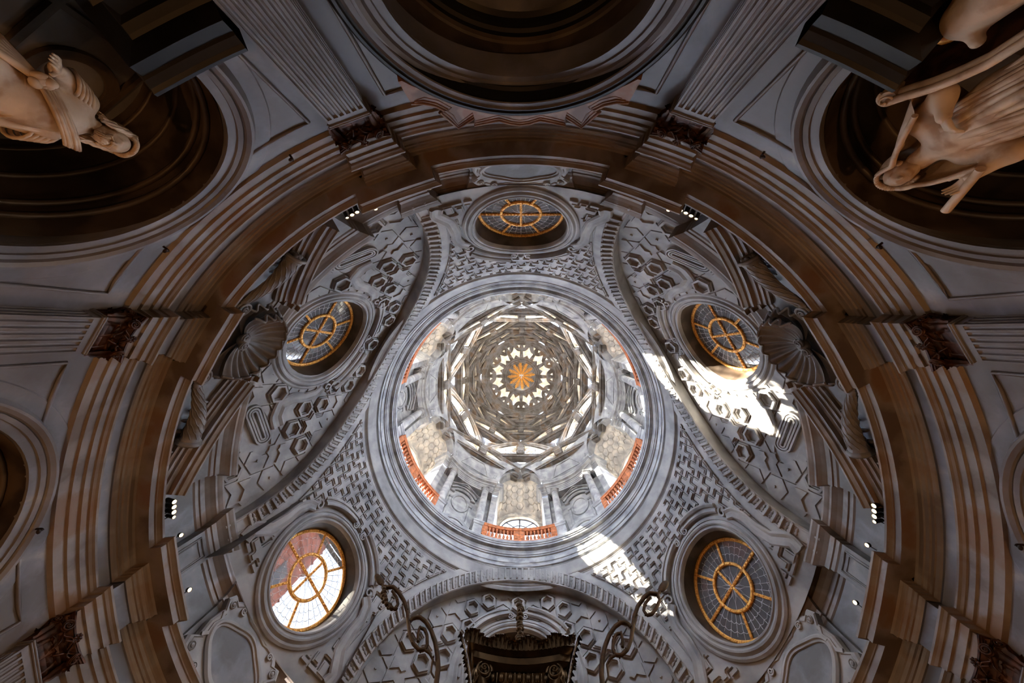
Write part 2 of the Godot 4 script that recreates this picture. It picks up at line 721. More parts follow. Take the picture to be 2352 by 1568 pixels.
func attic() -> void:
	var w := struct("wall_attic")
	var mb := MB.new()
	rev(mb, [Vector2(9.2, 7.9), Vector2(9.2, 9.9)])
	obj("masonry", mb, M.attic, w)
	var br := []
	for c in [30.0, 150.0, 270.0]:
		br.append([c, 27.5, 0.42])
	for c in [90.0, 210.0, 330.0]:
		br.append([c, 8.9, 0.12])
	for c in [70, 110, 190, 230, 310, 350]:
		br.append([float(c), 2.5, 0.28])
	br.sort_custom(func(a, b): return a[0] < b[0])
	var t := struct("trim_2")
	mb = MB.new()
	var path := plan(9.15, -8.0, 352.0 - 0.0, [])
	path = plan(9.15, 0.0, 360.0, br)
	sweep(mb, path, pr([-0.1, 8.0, 0.0, 8.0, 0.0, 9.42]), true)
	obj("dado", mb, M.attic, t)
	mb = MB.new()
	sweep(mb, path, pr([0.0, 9.42, 0.03, 9.46, 0.03, 9.56, 0.06, 9.58, 0.06, 9.72, 0.08, 9.75, 0.12, 9.82, 0.18, 9.9, 0.2, 9.92, 0.2, 9.98, 0.22, 10.02, 0.25, 10.1, 0.25, 10.16, -0.3, 10.2]), true)
	obj("cornice", mb, M.trim, t)
	# sunk panels on the pedestals
	var pb := MB.new()
	frame_line(pb, PackedVector2Array([Vector2(-1.7, 8.3), Vector2(1.7, 8.3), Vector2(1.7, 9.3), Vector2(-1.7, 9.3)]), cyl(8.87), 0.05, 0.03, true)
	frame_line(pb, PackedVector2Array([Vector2(-1.35, 8.42), Vector2(1.35, 8.42), Vector2(1.35, 9.18), Vector2(-1.35, 9.18)]), cyl(8.87), 0.03, 0.03, true)
	var pe := pb.mesh()
	for c in [70, 110, 190, 230, 310, 350]:
		inst("pedestal_panel", pe, M.attic, t, turn(c))


# ---------------------------------------------------------------- pilasters, portal, imposts
func leaf(w: float, hh: float, curl: float, lobes := 5) -> MB:
	# acanthus leaf standing on the plane z = 0, tip curling forward
	var mb := MB.new()
	var rows := []
	for a in 13:
		var t := a / 12.0
		var y := hh * sin(t * 1.9) / sin(1.45) if t < 0.76 else hh * (1.0 - 0.55 * (t - 0.76))
		var z := 0.015 + curl * pow(t, 3.0)
		var ww := w * (0.62 + 0.5 * sin(PI * minf(t * 1.05, 1.0))) * (1.0 if t < 0.8 else 1.0 - 2.6 * (t - 0.8)) * (1.0 + 0.16 * cos(t * lobes * TAU))
		var row := PackedVector3Array()
		for b in 9:
			var s := b / 4.0 - 1.0
			row.append(Vector3(s * ww * 0.5, y, z + 0.05 * w * cos(s * 5.2) - 0.10 * w * s * s))
		rows.append(row)
	mb.grid(rows)
	return mb


func volute(mb: MB, c: Vector3, r: float, depth: float, t := Basis.IDENTITY, hand := 1.0, turns := 2.2) -> void:
	# spiral scroll in the plane x-y of t, as a rising band
	var p := PackedVector3Array()
	var rr := PackedFloat32Array()
	var n := 34
	for k in n + 1:
		var q := float(k) / n
		var a := q * turns * TAU
		var rad := r * (1.0 - 0.86 * q)
		p.append(c + t * Vector3(hand * rad * cos(a), rad * sin(a), depth * 0.5 * q))
		rr.append(r * (0.2 - 0.1 * q))
	mb.tube(p, rr, 6)
	var disc: Array = []
	mb.lathe(pr([0.001, 0.0, r * 0.9, 0.0, r, -depth * 0.3, r * 0.9, -depth, 0.001, -depth]), 16, Transform3D(t * Basis(Vector3.RIGHT, PI / 2), c))
	mb.ball(c + t * Vector3(0, 0, depth * 0.5), Vector3.ONE * r * 0.18, 8, 5)


func pilasters() -> void:
	var sites := [[110, "between the dark portal and the armoured statue"], [70, "between the dark portal and the hooded statue"], [150, "below the left scallop shell"], [30, "below the right scallop shell"], [190, "at the lower left, past the left dark niche"], [350, "at the lower right, past the right dark niche"], [230, "behind the altar on its left"], [310, "behind the altar on its right"], [270, "straight behind the altar"]]
	var proto: Node3D
	for s in sites:
		var x := wallf(s[0], RW, 0.0)
		var label: String = "fluted pilaster with bronze capital, " + s[1]
		if proto:
			dup(proto, x, label)
			continue
		proto = thing("pilaster", label, "pilaster", x, "pilasters round the chapel wall")
		var w := 0.36
		var d := 0.29
		var sec := PackedVector2Array()
		var ends := []
		var side := func(from: Vector2, to: Vector2, nn: Vector2, count: int) -> void:
			var ln := from.distance_to(to)
			var dir := (to - from).normalized()
			var pitch := ln / (count + 0.25)
			sec.append(from)
			for k in count:
				var c := from + dir * pitch * (k + 0.625)
				var arc := PackedVector2Array()
				for a in 7:
					var g := PI * a / 6.0
					arc.append(c - dir * cos(g) * pitch * 0.33 - nn * sin(g) * pitch * 0.33)
				sec.append_array(arc)
				ends.append(arc)
		side.call(Vector2(-w, 0.0), Vector2(-w, d), Vector2(-1, 0), 3)
		side.call(Vector2(-w, d), Vector2(w, d), Vector2(0, 1), 6)
		side.call(Vector2(w, d), Vector2(w, 0.0), Vector2(1, 0), 3)
		sec.append(Vector2(w, 0.0))
		var mb := MB.new()
		for k in sec.size() - 1:
			var a := sec[k]
			var b := sec[k + 1]
			mb.quad(Vector3(a.x, -1.1, a.y), Vector3(a.x, 5.80, a.y), Vector3(b.x, 5.80, b.y), Vector3(b.x, -1.1, b.y))
		for arc in ends:
			# rounded head of a flute: a quarter hollow
			var n: int = arc.size()
			var mid: Vector2 = (arc[0] + arc[n - 1]) * 0.5
			var rad: float = arc[0].distance_to(arc[n - 1]) * 0.5
			var rows := []
			for e in 4:
				var g := PI * 0.5 * e / 3.0
				var row := PackedVector3Array()
				for q in n:
					var off: Vector2 = (arc[q] - mid)
					var edge: Vector2 = (arc[n - 1] - arc[0]).normalized() * (arc[n - 1] - arc[0]).normalized().dot(off)
					var depth: Vector2 = off - edge
					var pt := mid + edge + depth * cos(g)
					row.append(Vector3(pt.x, 5.80 + sin(g) * depth.length(), pt.y))
				rows.append(row)
			mb.grid(rows)
		# plain band over the flutes, with the flute heads left open
		for q in [[Vector2(-w, 0), Vector2(-w, d)], [Vector2(-w, d), Vector2(w, d)], [Vector2(w, d), Vector2(w, 0)]]:
			var a: Vector2 = q[0]
			var b: Vector2 = q[1]
			mb.quad(Vector3(a.x, 5.835, a.y), Vector3(a.x, 5.94, a.y), Vector3(b.x, 5.94, b.y), Vector3(b.x, 5.835, b.y))
		# strips between flute heads
		for q in [[Vector2(-w, 0), Vector2(-w, d), 3], [Vector2(-w, d), Vector2(w, d), 6], [Vector2(w, d), Vector2(w, 0), 3]]:
			var a: Vector2 = q[0]
			var b: Vector2 = q[1]
			var ln := a.distance_to(b)
			var dir := (b - a) / ln
			var pitch: float = ln / (q[2] + 0.25)
			for k in q[2] + 1:
				var s0: float = 0.0 if k == 0 else pitch * (k - 1 + 0.955)
				var s1: float = ln if k == q[2] else pitch * (k + 0.295)
				var c0: Vector2 = a + dir * s0
				var c1: Vector2 = a + dir * s1
				mb.quad(Vector3(c0.x, 5.80, c0.y), Vector3(c0.x, 5.835, c0.y), Vector3(c1.x, 5.835, c1.y), Vector3(c1.x, 5.80, c1.y))
		obj("shaft", mb, M.lower, proto)
		mb = MB.new()
		mb.box(Vector3(0, -1.35, 0.16), Vector3(0.86, 0.5, 0.36), Basis(), 0.03)
		mb.box(Vector3(0, -1.06, 0.16), Vector3(0.8, 0.1, 0.34), Basis(), 0.04)
		obj("base", mb, M.lower, proto)
		mb = MB.new()
		mb.box(Vector3(0, 5.955, 0.15), Vector3(0.77, 0.03, 0.34), Basis(), 0.012)
		mb.box(Vector3(0, 5.985, 0.15), Vector3(0.80, 0.035, 0.36), Basis(), 0.016)
		obj("astragal", mb, M.lower, proto)
		# bronze capital
		var bell := MB.new()
		var rows := []
		for a in 6:
			var t := a / 5.0
			var f := 0.02 + 0.10 * t * t * t
			rows.append(PackedVector3Array([Vector3(-w - f, 6.0 + 0.42 * t, 0), Vector3(-w - f, 6.0 + 0.42 * t, d + f), Vector3(w + f, 6.0 + 0.42 * t, d + f), Vector3(w + f, 6.0 + 0.42 * t, 0)]))
		for a in 5:
			bell.strip(rows[a], rows[a + 1])
		var cap := obj("capital", bell, M.bronze, proto)
		var lf := leaf(0.25, 0.20, 0.10)
		var lm := lf.mesh()
		for k in 3:
			inst("leaf", lm, M.bronze, cap, Transform3D(Basis(), Vector3(-0.24 + 0.24 * k, 6.0, d)))
		var lg := leaf(0.24, 0.33, 0.15).mesh()
		for k in 4:
			inst("leaf", lg, M.bronze, cap, Transform3D(Basis(), Vector3(-0.36 + 0.24 * k, 6.0, d - 0.005)))
		for s2 in [-1.0, 1.0]:
			var tb := Basis(Vector3.UP, s2 * PI / 2)
			inst("leaf", lm, M.bronze, cap, Transform3D(tb, Vector3(s2 * w, 6.0, 0.09)))
			inst("leaf", lg, M.bronze, cap, Transform3D(tb, Vector3(s2 * w, 6.0, 0.2)))
			inst("leaf", lg, M.bronze, cap, Transform3D(Basis(Vector3.UP, s2 * PI / 4), Vector3(s2 * (w + 0.01), 6.0, d + 0.01)))
			var vb := MB.new()
			volute(vb, Vector3.ZERO, 0.095, 0.05, Basis(), s2)
			inst("volute", vb.mesh(), M.bronze, cap, Transform3D(Basis(Vector3.UP, s2 * 0.5), Vector3(s2 * (w - 0.03), 6.34, d + 0.17)))
			vb = MB.new()
			volute(vb, Vector3.ZERO, 0.085, 0.05, Basis(), -s2)
			inst("volute", vb.mesh(), M.bronze, cap, Transform3D(Basis(Vector3.UP, s2 * 1.2), Vector3(s2 * (w + 0.12), 6.34, d - 0.02)))
			# stalks crossing under the abacus
			vb = MB.new()
			var p := PackedVector3Array()
			for k in 12:
				var t := k / 11.0
				p.append(Vector3(s2 * (0.06 + 0.24 * t), 6.15 + 0.22 * sin(t * 1.8), d + 0.06 + 0.11 * t + 0.03 * sin(t * 9.0)))
			vb.tube(p, 0.018, 6)
			p = PackedVector3Array()
			for k in 14:
				var t := k / 13.0
				p.append(Vector3(s2 * (0.30 - 0.38 * t), 6.33 - 0.05 * sin(t * 7.0), d + 0.14 + 0.03 * cos(t * 8.0)))
			vb.tube(p, 0.014, 6)
			inst("stalk", vb.mesh(), M.bronze, cap)
		var ab := MB.new()
		for lay in [[6.405, 0.10, 0.02], [6.43, 0.13, 0.025], [6.46, 0.155, 0.03]]:
			var o := PackedVector3Array()
			var o2 := PackedVector3Array()
			var e: float = lay[1]
			var pts := [Vector2(-w - e, -0.02), Vector2(-w - e * 0.7, d * 0.5)]
			for k in 11:
				var s3 := k / 5.0 - 1.0
				pts.append(Vector2(s3 * (w + e), d + 0.02 + e * (0.55 + 0.6 * s3 * s3)))
			pts.append(Vector2(w + e * 0.7, d * 0.5))
			pts.append(Vector2(w + e, -0.02))
			for q in pts:
				o.append(Vector3(q.x, lay[0] - lay[2] * 0.5, q.y))
				o2.append(Vector3(q.x, lay[0] + lay[2] * 0.5, q.y))
			for k in o.size() - 1:
				ab.quad(o[k], o2[k], o2[k + 1], o[k + 1])
			ab.fan(o)
			ab.fan(o2)
		obj("abacus", ab, M.bronze, cap)
		var fb := MB.new()
		for k in 8:
			var a := TAU * k / 8
			fb.ball(Vector3(cos(a) * 0.05, 6.44 + sin(a) * 0.05, d + 0.17), Vector3(0.03, 0.022, 0.02), 8, 5, Basis(Vector3.BACK, a))
		fb.ball(Vector3(0, 6.44, d + 0.19), Vector3.ONE * 0.025, 8, 5)
		obj("flower", fb, M.bronze, cap)


func portal() -> void:
	# the deep dark arch over the way in: legs and half-round mouldings round an axis along Z at h 4.12
	var t := thing("portal_arch", "deep black marble arch with stepped mouldings at the top of the picture", "arch")
	var hc := 4.12
	var rows_of := func(mb: MB, prof: Array) -> void:
		for j in prof.size() - 1:
			var ab := []
			for q in [prof[j], prof[j + 1]]:
				var row := PackedVector3Array([Vector3(-q.x, 0.0, q.y)])
				for a in 49:
					var g := PI - PI * a / 48.0
					row.append(Vector3(q.x * cos(g), hc + CY + q.x * sin(g), q.y))
				row.append(Vector3(q.x, 0.0, q.y))
				ab.append(row)
			mb.strip(ab[0], ab[1])
	var mb := MB.new()
	rows_of.call(mb, pr([2.44, 9.0, 2.44, 8.72, 2.40, 8.66, 2.36, 8.64, 2.35, 8.60, 2.31, 8.58, 2.27, 8.59, 2.26, 8.62, 2.22, 8.62]))
	obj("archivolt", mb, M.black, t)
	mb = MB.new()
	rows_of.call(mb, pr([2.22, 8.62, 2.20, 8.66, 2.13, 8.68, 2.12, 8.70]))
	obj("fillet", mb, M.lower, t)
	mb = MB.new()
	rows_of.call(mb, pr([2.12, 8.70, 2.14, 8.75, 2.12, 8.9, 2.06, 8.94, 2.06, 9.06, 2.03, 9.1, 2.05, 9.16, 2.04, 9.3]))
	obj("soffit", mb, M.black, t)
	mb = MB.new()
	rows_of.call(mb, pr([2.04, 9.3, 1.97, 9.34, 1.96, 9.62, 1.93, 9.65, 1.9, 9.70]))
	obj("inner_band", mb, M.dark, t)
	mb = MB.new()
	rows_of.call(mb, pr([1.9, 9.70, 1.93, 9.72, 1.93, 9.80, 1.88, 9.84, 1.86, 9.90, 1.86, 10.0, 1.80, 10.06]))
	obj("inner_moulding", mb, M.black, t)
	mb = MB.new()
	var back := PackedVector3Array([Vector3(-1.8, 0.0, 10.06)])
	for a in 33:
		var g := PI - PI * a / 32.0
		back.append(Vector3(1.8 * cos(g), hc + CY + 1.8 * sin(g), 10.06))
	back.append(Vector3(1.8, 0.0, 10.06))
	mb.fan(back)
	obj("back_wall", mb, M.lower, t)
	# the shaped brown frame behind its crown
	var half := [[0.0, 7.03], [1.4, 6.98], [2.7, 6.86], [6.1, 6.97], [5.9, 6.72], [8.25, 6.98], [9.3, 6.62], [9.9, 6.42], [9.3, 6.38], [10.2, 6.22], [11.4, 6.10], [12.7, 6.04], [12.9, 5.5]]
	var poly := PackedVector2Array()
	for k in range(half.size() - 1, 0, -1):
		poly.append(Vector2(90.0 - half[k][0], half[k][1]))
	for q in half:
		poly.append(Vector2(90.0 + q[0], q[1]))
	t = thing("carved_frame", "shaped brown stone frame showing behind the crown of the black portal arch", "frame")
	var mp := cyl(RW)
	mb = MB.new()
	var open_ := arch_pts(90.0, 4.12, 2.36, 2.0, 8.77, 40)
	for q in Geometry2D.clip_polygons(poly, open_):
		ringside(mb, q, 0.0, q, 0.28, mp)
	patch(mb, poly, [open_], mp, 0.28, 1.5)
	obj("plate", mb, M.frame, t)
	mb = MB.new()
	var line := PackedVector2Array()
	for k in poly.size() - 2:
		line.append(poly[k])
	for e in [[0.0, 0.28, 0.05], [-0.07, 0.28, 0.035], [-0.15, 0.275, 0.025]]:
		var p := PackedVector3Array()
		for k in range(1, half.size() * 2 - 2):
			var q: Vector2 = poly[k]
			var pv: Vector2 = poly[maxi(k - 1, 0)]
			var nx: Vector2 = poly[mini(k + 1, poly.size() - 1)]
			var kx := deg_to_rad(8.8)
			var d := Vector2((nx.x - pv.x) * kx, nx.y - pv.y).normalized()
			var nn := Vector2(d.y, -d.x) if d.x > 0 else Vector2(d.y, -d.x)
			q += Vector2(nn.x / kx, nn.y) * -e[0]
			p.append(mp.call(q.x, q.y, e[1]))
		mb.tube(p, e[2] * 0.6, 6)
	obj("moulding", mb, M.frame, t)


func imposts() -> void:
	var prof := pr([0.0, 2.9, 0.05, 2.92, 0.05, 3.12, 0.09, 3.14, 0.09, 3.34, 0.14, 3.40, 0.05, 3.42, 0.05, 3.62, 0.12, 3.64, 0.15, 3.72, 0.17, 3.76, 0.40, 3.78, 0.40, 3.92, 0.43, 3.94, 0.46, 4.02, 0.49, 4.06, 0.49, 4.10, -0.2, 4.12])
	var n := 3
	for c in [130.0, 50.0]:
		var t := struct("trim_%d" % n)
		n += 1
		for s in [-1.0, 1.0]:
			var path := PackedVector2Array()
			var e0: float = c + s * 17.4
			var e1: float = c + s * 11.7
			for k in 6:
				var a := deg_to_rad(lerpf(e0, e1, k / 5.0))
				path.append(Vector2(cos(a), sin(a)) * RW)
			var a2 := deg_to_rad(c)
			path.append(path[5] + Vector2(cos(a2), sin(a2)) * 1.8)
			if s > 0:
				path.reverse()
			var mb := MB.new()
			sweep(mb, path, prof)
			obj("impost_entablature", mb, M.black, t)


# ---------------------------------------------------------------- pendentives with their raised crosses
const AH := 10.2
func arch_half(h: float, a: float, b: float) -> float:
	var t := clampf((h - AH) / b, 0.0, 1.0)
	return a * sqrt(maxf(0.0, 1.0 - t * t))


func scale2(a: PackedVector2Array, kx: float) -> PackedVector2Array:
	var out := PackedVector2Array()
	for q in a:
		out.append(Vector2(q.x / kx, q.y))
	return out


func ell(c: float, a: float, b: float, n := 40, base := AH) -> PackedVector2Array:
	var out := PackedVector2Array()
	if base < AH:
		out.append(Vector2(c - a, base))
	for k in n + 1:
		var g := PI - PI * k / n
		out.append(Vector2(c + a * cos(g), AH + b * sin(g)))
	if base < AH:
		out.append(Vector2(c + a, base))
	return out


# outline in (phi, h) of a circle lying on the plane tangent to the shell at (c, hc), set back by o
func disc_on(c: float, hc: float, rad: float, o: float, n := 32) -> PackedVector2Array:
	var x := shell_frame(c, hc, o)
	var out := PackedVector2Array()
	for k in n:
		var a := TAU * k / n
		var p := x * Vector3(rad * cos(a), rad * sin(a), 0)
		out.append(Vector2(c + wrapf(rad_to_deg(atan2(p.z, p.x)) - c, -180, 180), p.y - CY))
	return out


func shell_frame(c: float, hc: float, o: float) -> Transform3D:
	var p := sm(c, hc, o)
	var x := wallf(c, rs(hc), hc, LEAN)
	x.origin = p
	return x


const WP := 12.0
const WL := 12.75
func pendentives() -> void:
	var region := PackedVector2Array()
	var top := 15.93
	var n := 30
	for k in n + 1:
		var h := lerpf(9.9, top, float(k) / n)
		region.append(Vector2(-60.0 + arch_half(h, 41.0, 6.55), h))
	for k in n + 1:
		var h := lerpf(top, 9.9, float(k) / n)
		region.append(Vector2(60.0 - arch_half(h, 41.0, 6.55), h))
	var hole := disc_on(0, WP, 1.72, 0.0)
	var mb := MB.new()
	patch(mb, region, [hole], sm, 0.0, 1.5)
	var wall := mb.mesh()
	# band along the arches that stays plain, and the pieces inside it
	var inner := PackedVector2Array()
	for k in n + 1:
		var h := lerpf(10.3, 15.72, float(k) / n)
		inner.append(Vector2(-60.0 + arch_half(h, 43.6, 6.9), h))
	for k in n + 1:
		var h := lerpf(15.72, 10.3, float(k) / n)
		inner.append(Vector2(60.0 - arch_half(h, 43.6, 6.9), h))
	var keep := disc_on(0, WP, 2.2, 0.0)
	var kx := rad_to_deg(1.0 / 8.0)
	var pieces := []
	var g0 := 0.30
	var cross := [[-1, -3], [1, -3], [1, -1], [3, -1], [3, 1], [1, 1], [1, 3], [-1, 3], [-1, 1], [-3, 1], [-3, -1], [-1, -1]]
	for ci in range(-26, 27):
		for cj in range(-26, 27):
			var cx := (2.0 * ci - cj) * g0
			var cy := 13.0 + (ci + 2.0 * cj) * g0
			if absf(cx) > 6.2 or cy < 9.6 or cy > 16.6:
				continue
			var poly := PackedVector2Array()
			for q in cross:
				poly.append(Vector2((cx + q[0] * g0 * 0.5) * kx, cy + q[1] * g0 * 0.5))
			pieces.append(poly)
	var cut := []
	for src in [[pieces, 0.085, 0.13]]:
		for poly in src[0]:
			for q in Geometry2D.intersect_polygons(poly, inner):
				var parts := Geometry2D.clip_polygons(q, keep)
				for e in parts:
					var ar := 0.0
					for k in e.size():
						ar += e[k].cross(e[(k + 1) % e.size()])
					if absf(ar) > 0.15 and e.size() >= 3:
						cut.append([e, src[1], src[2], e.size() == poly.size()])
	var meshes := []
	for q in cut:
		var b := MB.new()
		var e: PackedVector2Array = q[0]
		for e0 in Geometry2D.offset_polygon(scale2(e, kx), -0.032):
			var o1 := scale2(e0, 1.0 / kx)
			ringside(b, o1, 0.0, o1, q[1], sm)
			patch(b, o1, [], sm, q[1], 9.0)
			for e2 in Geometry2D.offset_polygon(e0, -0.045):
				var o2 := scale2(e2, 1.0 / kx)
				ringside(b, o2, q[1], o2, q[2], sm)
				patch(b, o2, [], sm, q[2], 9.0)
		if b.v.size():
			meshes.append(b.mesh())
	for c in [90, 210, 330]:
		var w := struct("wall_pendentive")
		inst("shell", wall, M.upper, w, turn(c))
		for m in meshes:
			inst("panel", m, M.upper, w, turn(c))


# ---------------------------------------------------------------- the three great arches and the vaulted lunettes in them
func arches() -> void:
	var lo := -0.45
	var reg := ell(0, 38.6, 5.95, 40, 9.7)
	var hole := disc_on(0, WL, 1.66, lo)
	var mb := MB.new()
	patch(mb, reg, [hole], sm, lo, 1.5)
	var wall := mb.mesh()
	# hexagons and six-pointed stars that fill the lunette between them
	var keep := disc_on(0, WL, 2.05, lo)
	var inside := ell(0, 37.6, 5.78, 40, 9.9)
	var kx := rad_to_deg(1.0 / 8.3)
	var L := 1.42
	var hexes := []
	var stars := []
	var ovals := []
	for sg in [-1.0, 1.0]:
		var ov := PackedVector2Array()
		for k in 20:
			var g := TAU * k / 20
			var p := Vector2(cos(g) * 0.98, sin(g) * 0.42).rotated(sg * 0.42) + Vector2(sg * 3.35, -1.62)
			ov.append(Vector2(rad_to_deg(p.x / 8.5), WL + p.y * 0.97))
		ovals.append(ov)
	for a in range(-6, 7):
		for b in range(-6, 7):
			var c := Vector2(L * (a + 0.5 * b), L * 0.8660254 * b) + Vector2(0, 12.05)
			for s in [0, 1]:
				var q := PackedVector2Array()
				var cc := c + Vector2(L * 0.5, L * 0.288675 * (1 if s == 0 else -1)) 
				for k in 6:
					var g := deg_to_rad(60.0 * k + 30.0)
					q.append(Vector2((cc.x + cos(g) * L * 0.288675) * kx, cc.y + sin(g) * L * 0.288675))
				hexes.append(q)
			var st := PackedVector2Array()
			for k in 12:
				var g := deg_to_rad(30.0 * k)
				var rr := L * 0.5 if k % 2 == 0 else L * 0.288675
				st.append(Vector2((c.x + cos(g) * rr) * kx, c.y + sin(g) * rr))
			stars.append(st)
	var hm := []
	var sm_ := []
	for set in [[hexes, 0], [stars, 1]]:
		for q in set[0]:
			var whole := true
			var some := false
			for p in q:
				var ok: bool = Geometry2D.is_point_in_polygon(p, inside) and not Geometry2D.is_point_in_polygon(p, keep) and not Geometry2D.is_point_in_polygon(p, ovals[0]) and not Geometry2D.is_point_in_polygon(p, ovals[1])
				whole = whole and ok
				some = some or ok
			if not some:
				continue
			var b := MB.new()
			if whole:
				if set[1] == 0:
					var o1 := scaled(q, 0.90)
					var o2 := scaled(q, 0.80)
					var o3 := scaled(q, 0.62)
					var o4 := scaled(q, 0.52)
					ringside(b, o1, lo, o1, lo + 0.09, sm)
					ringside(b, o1, lo + 0.09, o2, lo + 0.09, sm)
					ringside(b, o2, lo + 0.09, o2, lo + 0.18, sm)
					ringside(b, o2, lo + 0.18, o3, lo + 0.18, sm)
					ringside(b, o3, lo + 0.18, o3, lo + 0.10, sm)
					ringside(b, o3, lo + 0.10, o4, lo + 0.10, sm)
					ringside(b, o4, lo + 0.10, o4, lo + 0.02, sm)
					capf(b, o4, lo + 0.02, sm)
					hm.append(b.mesh())
				else:
					var o1 := scaled(q, 0.88)
					var o2 := scaled(q, 0.76)
					var o3 := scaled(q, 0.64)
					ringside(b, o1, lo, o1, lo + 0.08, sm)
					ringside(b, o1, lo + 0.08, o2, lo + 0.08, sm)
					ringside(b, o2, lo + 0.08, o2, lo + 0.14, sm)
					ringside(b, o2, lo + 0.14, o3, lo + 0.14, sm)
					ringside(b, o3, lo + 0.14, o3, lo + 0.20, sm)
					capf(b, o3, lo + 0.20, sm)
					sm_.append(b.mesh())
			else:
				for e in Geometry2D.intersect_polygons(scaled(q, 0.92), inside):
					var rest: Array = Geometry2D.clip_polygons(e, keep)
					for ov in ovals:
						var nx := []
						for e5 in rest:
							nx.append_array(Geometry2D.clip_polygons(e5, ov))
						rest = nx
					for e1 in rest:
						var ar := 0.0
						for k in e1.size():
							ar += e1[k].cross(e1[(k + 1) % e1.size()])
						if absf(ar) < 0.6:
							continue
						ringside(b, e1, lo, e1, lo + 0.06, sm)
						patch(b, e1, [], sm, lo + 0.06, 9.0)
						var ins := Geometry2D.offset_polygon(e1, -0.35)
						for e2 in ins:
							ringside(b, e2, lo + 0.06, e2, lo + 0.12, sm)
							patch(b, e2, [], sm, lo + 0.12, 9.0)
				if b.v.size():
					(hm if set[1] == 0 else sm_).append(b.mesh())
	# arch band
	var band := MB.new()
	var prof := [[38.4, 5.9, lo], [38.4, 5.9, 0.05], [38.6, 5.93, 0.09], [38.95, 5.98, 0.09], [39.1, 6.0, 0.05], [41.0, 6.52, 0.05], [41.1, 6.54, 0.085], [41.45, 6.6, 0.085], [41.6, 6.62, 0.05], [43.3, 6.86, 0.05], [43.4, 6.88, 0.0]]
	for j in prof.size() - 1:
		var ra := PackedVector3Array()
		var rb := PackedVector3Array()
		for k in 65:
			var g := PI - PI * k / 64.0
			ra.append(sm(prof[j][0] * cos(g), AH + prof[j][1] * sin(g), prof[j][2]))
			rb.append(sm(prof[j + 1][0] * cos(g), AH + prof[j + 1][1] * sin(g), prof[j + 1][2]))
		band.strip(ra, rb)
		for e in [0.0, PI]:
			var p: Array = prof[j]
			var q: Array = prof[j + 1]
			var sg := cos(e)
			band.quad(sm(p[0] * sg, AH, p[2]), sm(p[0] * sg, 9.9, p[2]), sm(q[0] * sg, 9.9, q[2]), sm(q[0] * sg, AH, q[2]))
	var bandm := band.mesh()
	# ornament of the band: a long rounded bar, then a bead-and-spindle
	var bar := MB.new()
	var ring_ := PackedVector2Array()
	for k in 16:
		var g := TAU * k / 16
		ring_.append(Vector2(cos(g) * 0.048, sin(g) * 0.048 + (0.215 if sin(g) >= 0 else -0.215)))
	var flat := func(p: float, h: float, o: float) -> Vector3: return Vector3(p, h, o)
	ringside(bar, ring_, 0.0, ring_, 0.08, flat)
	ringside(bar, ring_, 0.08, scaled(ring_, 0.8), 0.10, flat)
	capf(bar, scaled(ring_, 0.8), 0.10, flat)
	var bal := MB.new()
	bal.lathe(pr([0.001, -0.26, 0.03, -0.22, 0.015, -0.17, 0.045, -0.10, 0.05, -0.04, 0.02, 0.0, 0.05, 0.05, 0.052, 0.09, 0.02, 0.14, 0.03, 0.18, 0.001, 0.27]), 8, Transform3D.IDENTITY, 0, 360, true)
	var barm := bar.mesh()
	var balm := bal.mesh()
	# equal steps along the arch
	var cum := PackedFloat32Array([0.0])
	var pts := PackedVector3Array()
	for k in 401:
		var g := deg_to_rad(2.5) + (PI - deg_to_rad(5.0)) * k / 400.0
		pts.append(sm(40.0 * cos(g), AH + 6.26 * sin(g), 0.05))
		if k:
			cum.append(cum[k - 1] + pts[k].distance_to(pts[k - 1]))
	var units := 62
	var places := []
	for u in units * 2:
		var want := cum[400] * (u + 0.5) / (units * 2)
		var k := clampi(cum.bsearch(want), 1, 399)
		var g := deg_to_rad(2.5) + (PI - deg_to_rad(5.0)) * k / 400.0
		var along := (pts[k + 1] - pts[k - 1]).normalized()
		var across := (sm(41.0 * cos(g), AH + 6.52 * sin(g), 0.05) - sm(39.1 * cos(g), AH + 6.0 * sin(g), 0.05)).normalized()
		var nn := along.cross(across).normalized()
		if nn.dot(Vector3(-pts[k].x, -1, -pts[k].z)) < 0:
			nn = -nn
		across = (across - nn * across.dot(nn)).normalized()
		var ax := across.cross(nn)
		var sc := 0.82 + 0.25 * sin(g)
		places.append(Transform3D(Basis(ax, across * sc, nn), pts[k]))
	# sill shelf under the lunette
	for c in [30, 150, 270]:
		var w := struct("wall_lunette")
		inst("shell", wall, M.upper, w, turn(c))
		for m in hm:
			inst("hexagon_panel", m, M.upper, w, turn(c))
		for m in sm_:
			inst("star_panel", m, M.upper, w, turn(c))
		var t := struct("trim_%d" % (5 + [30, 150, 270].find(c)))
		inst("arch_band", bandm, M.upper, t, turn(c))
		for k in places.size():
			inst("bar" if k % 2 == 0 else "baluster", barm if k % 2 == 0 else balm, M.upper, t, turn(c) * places[k])


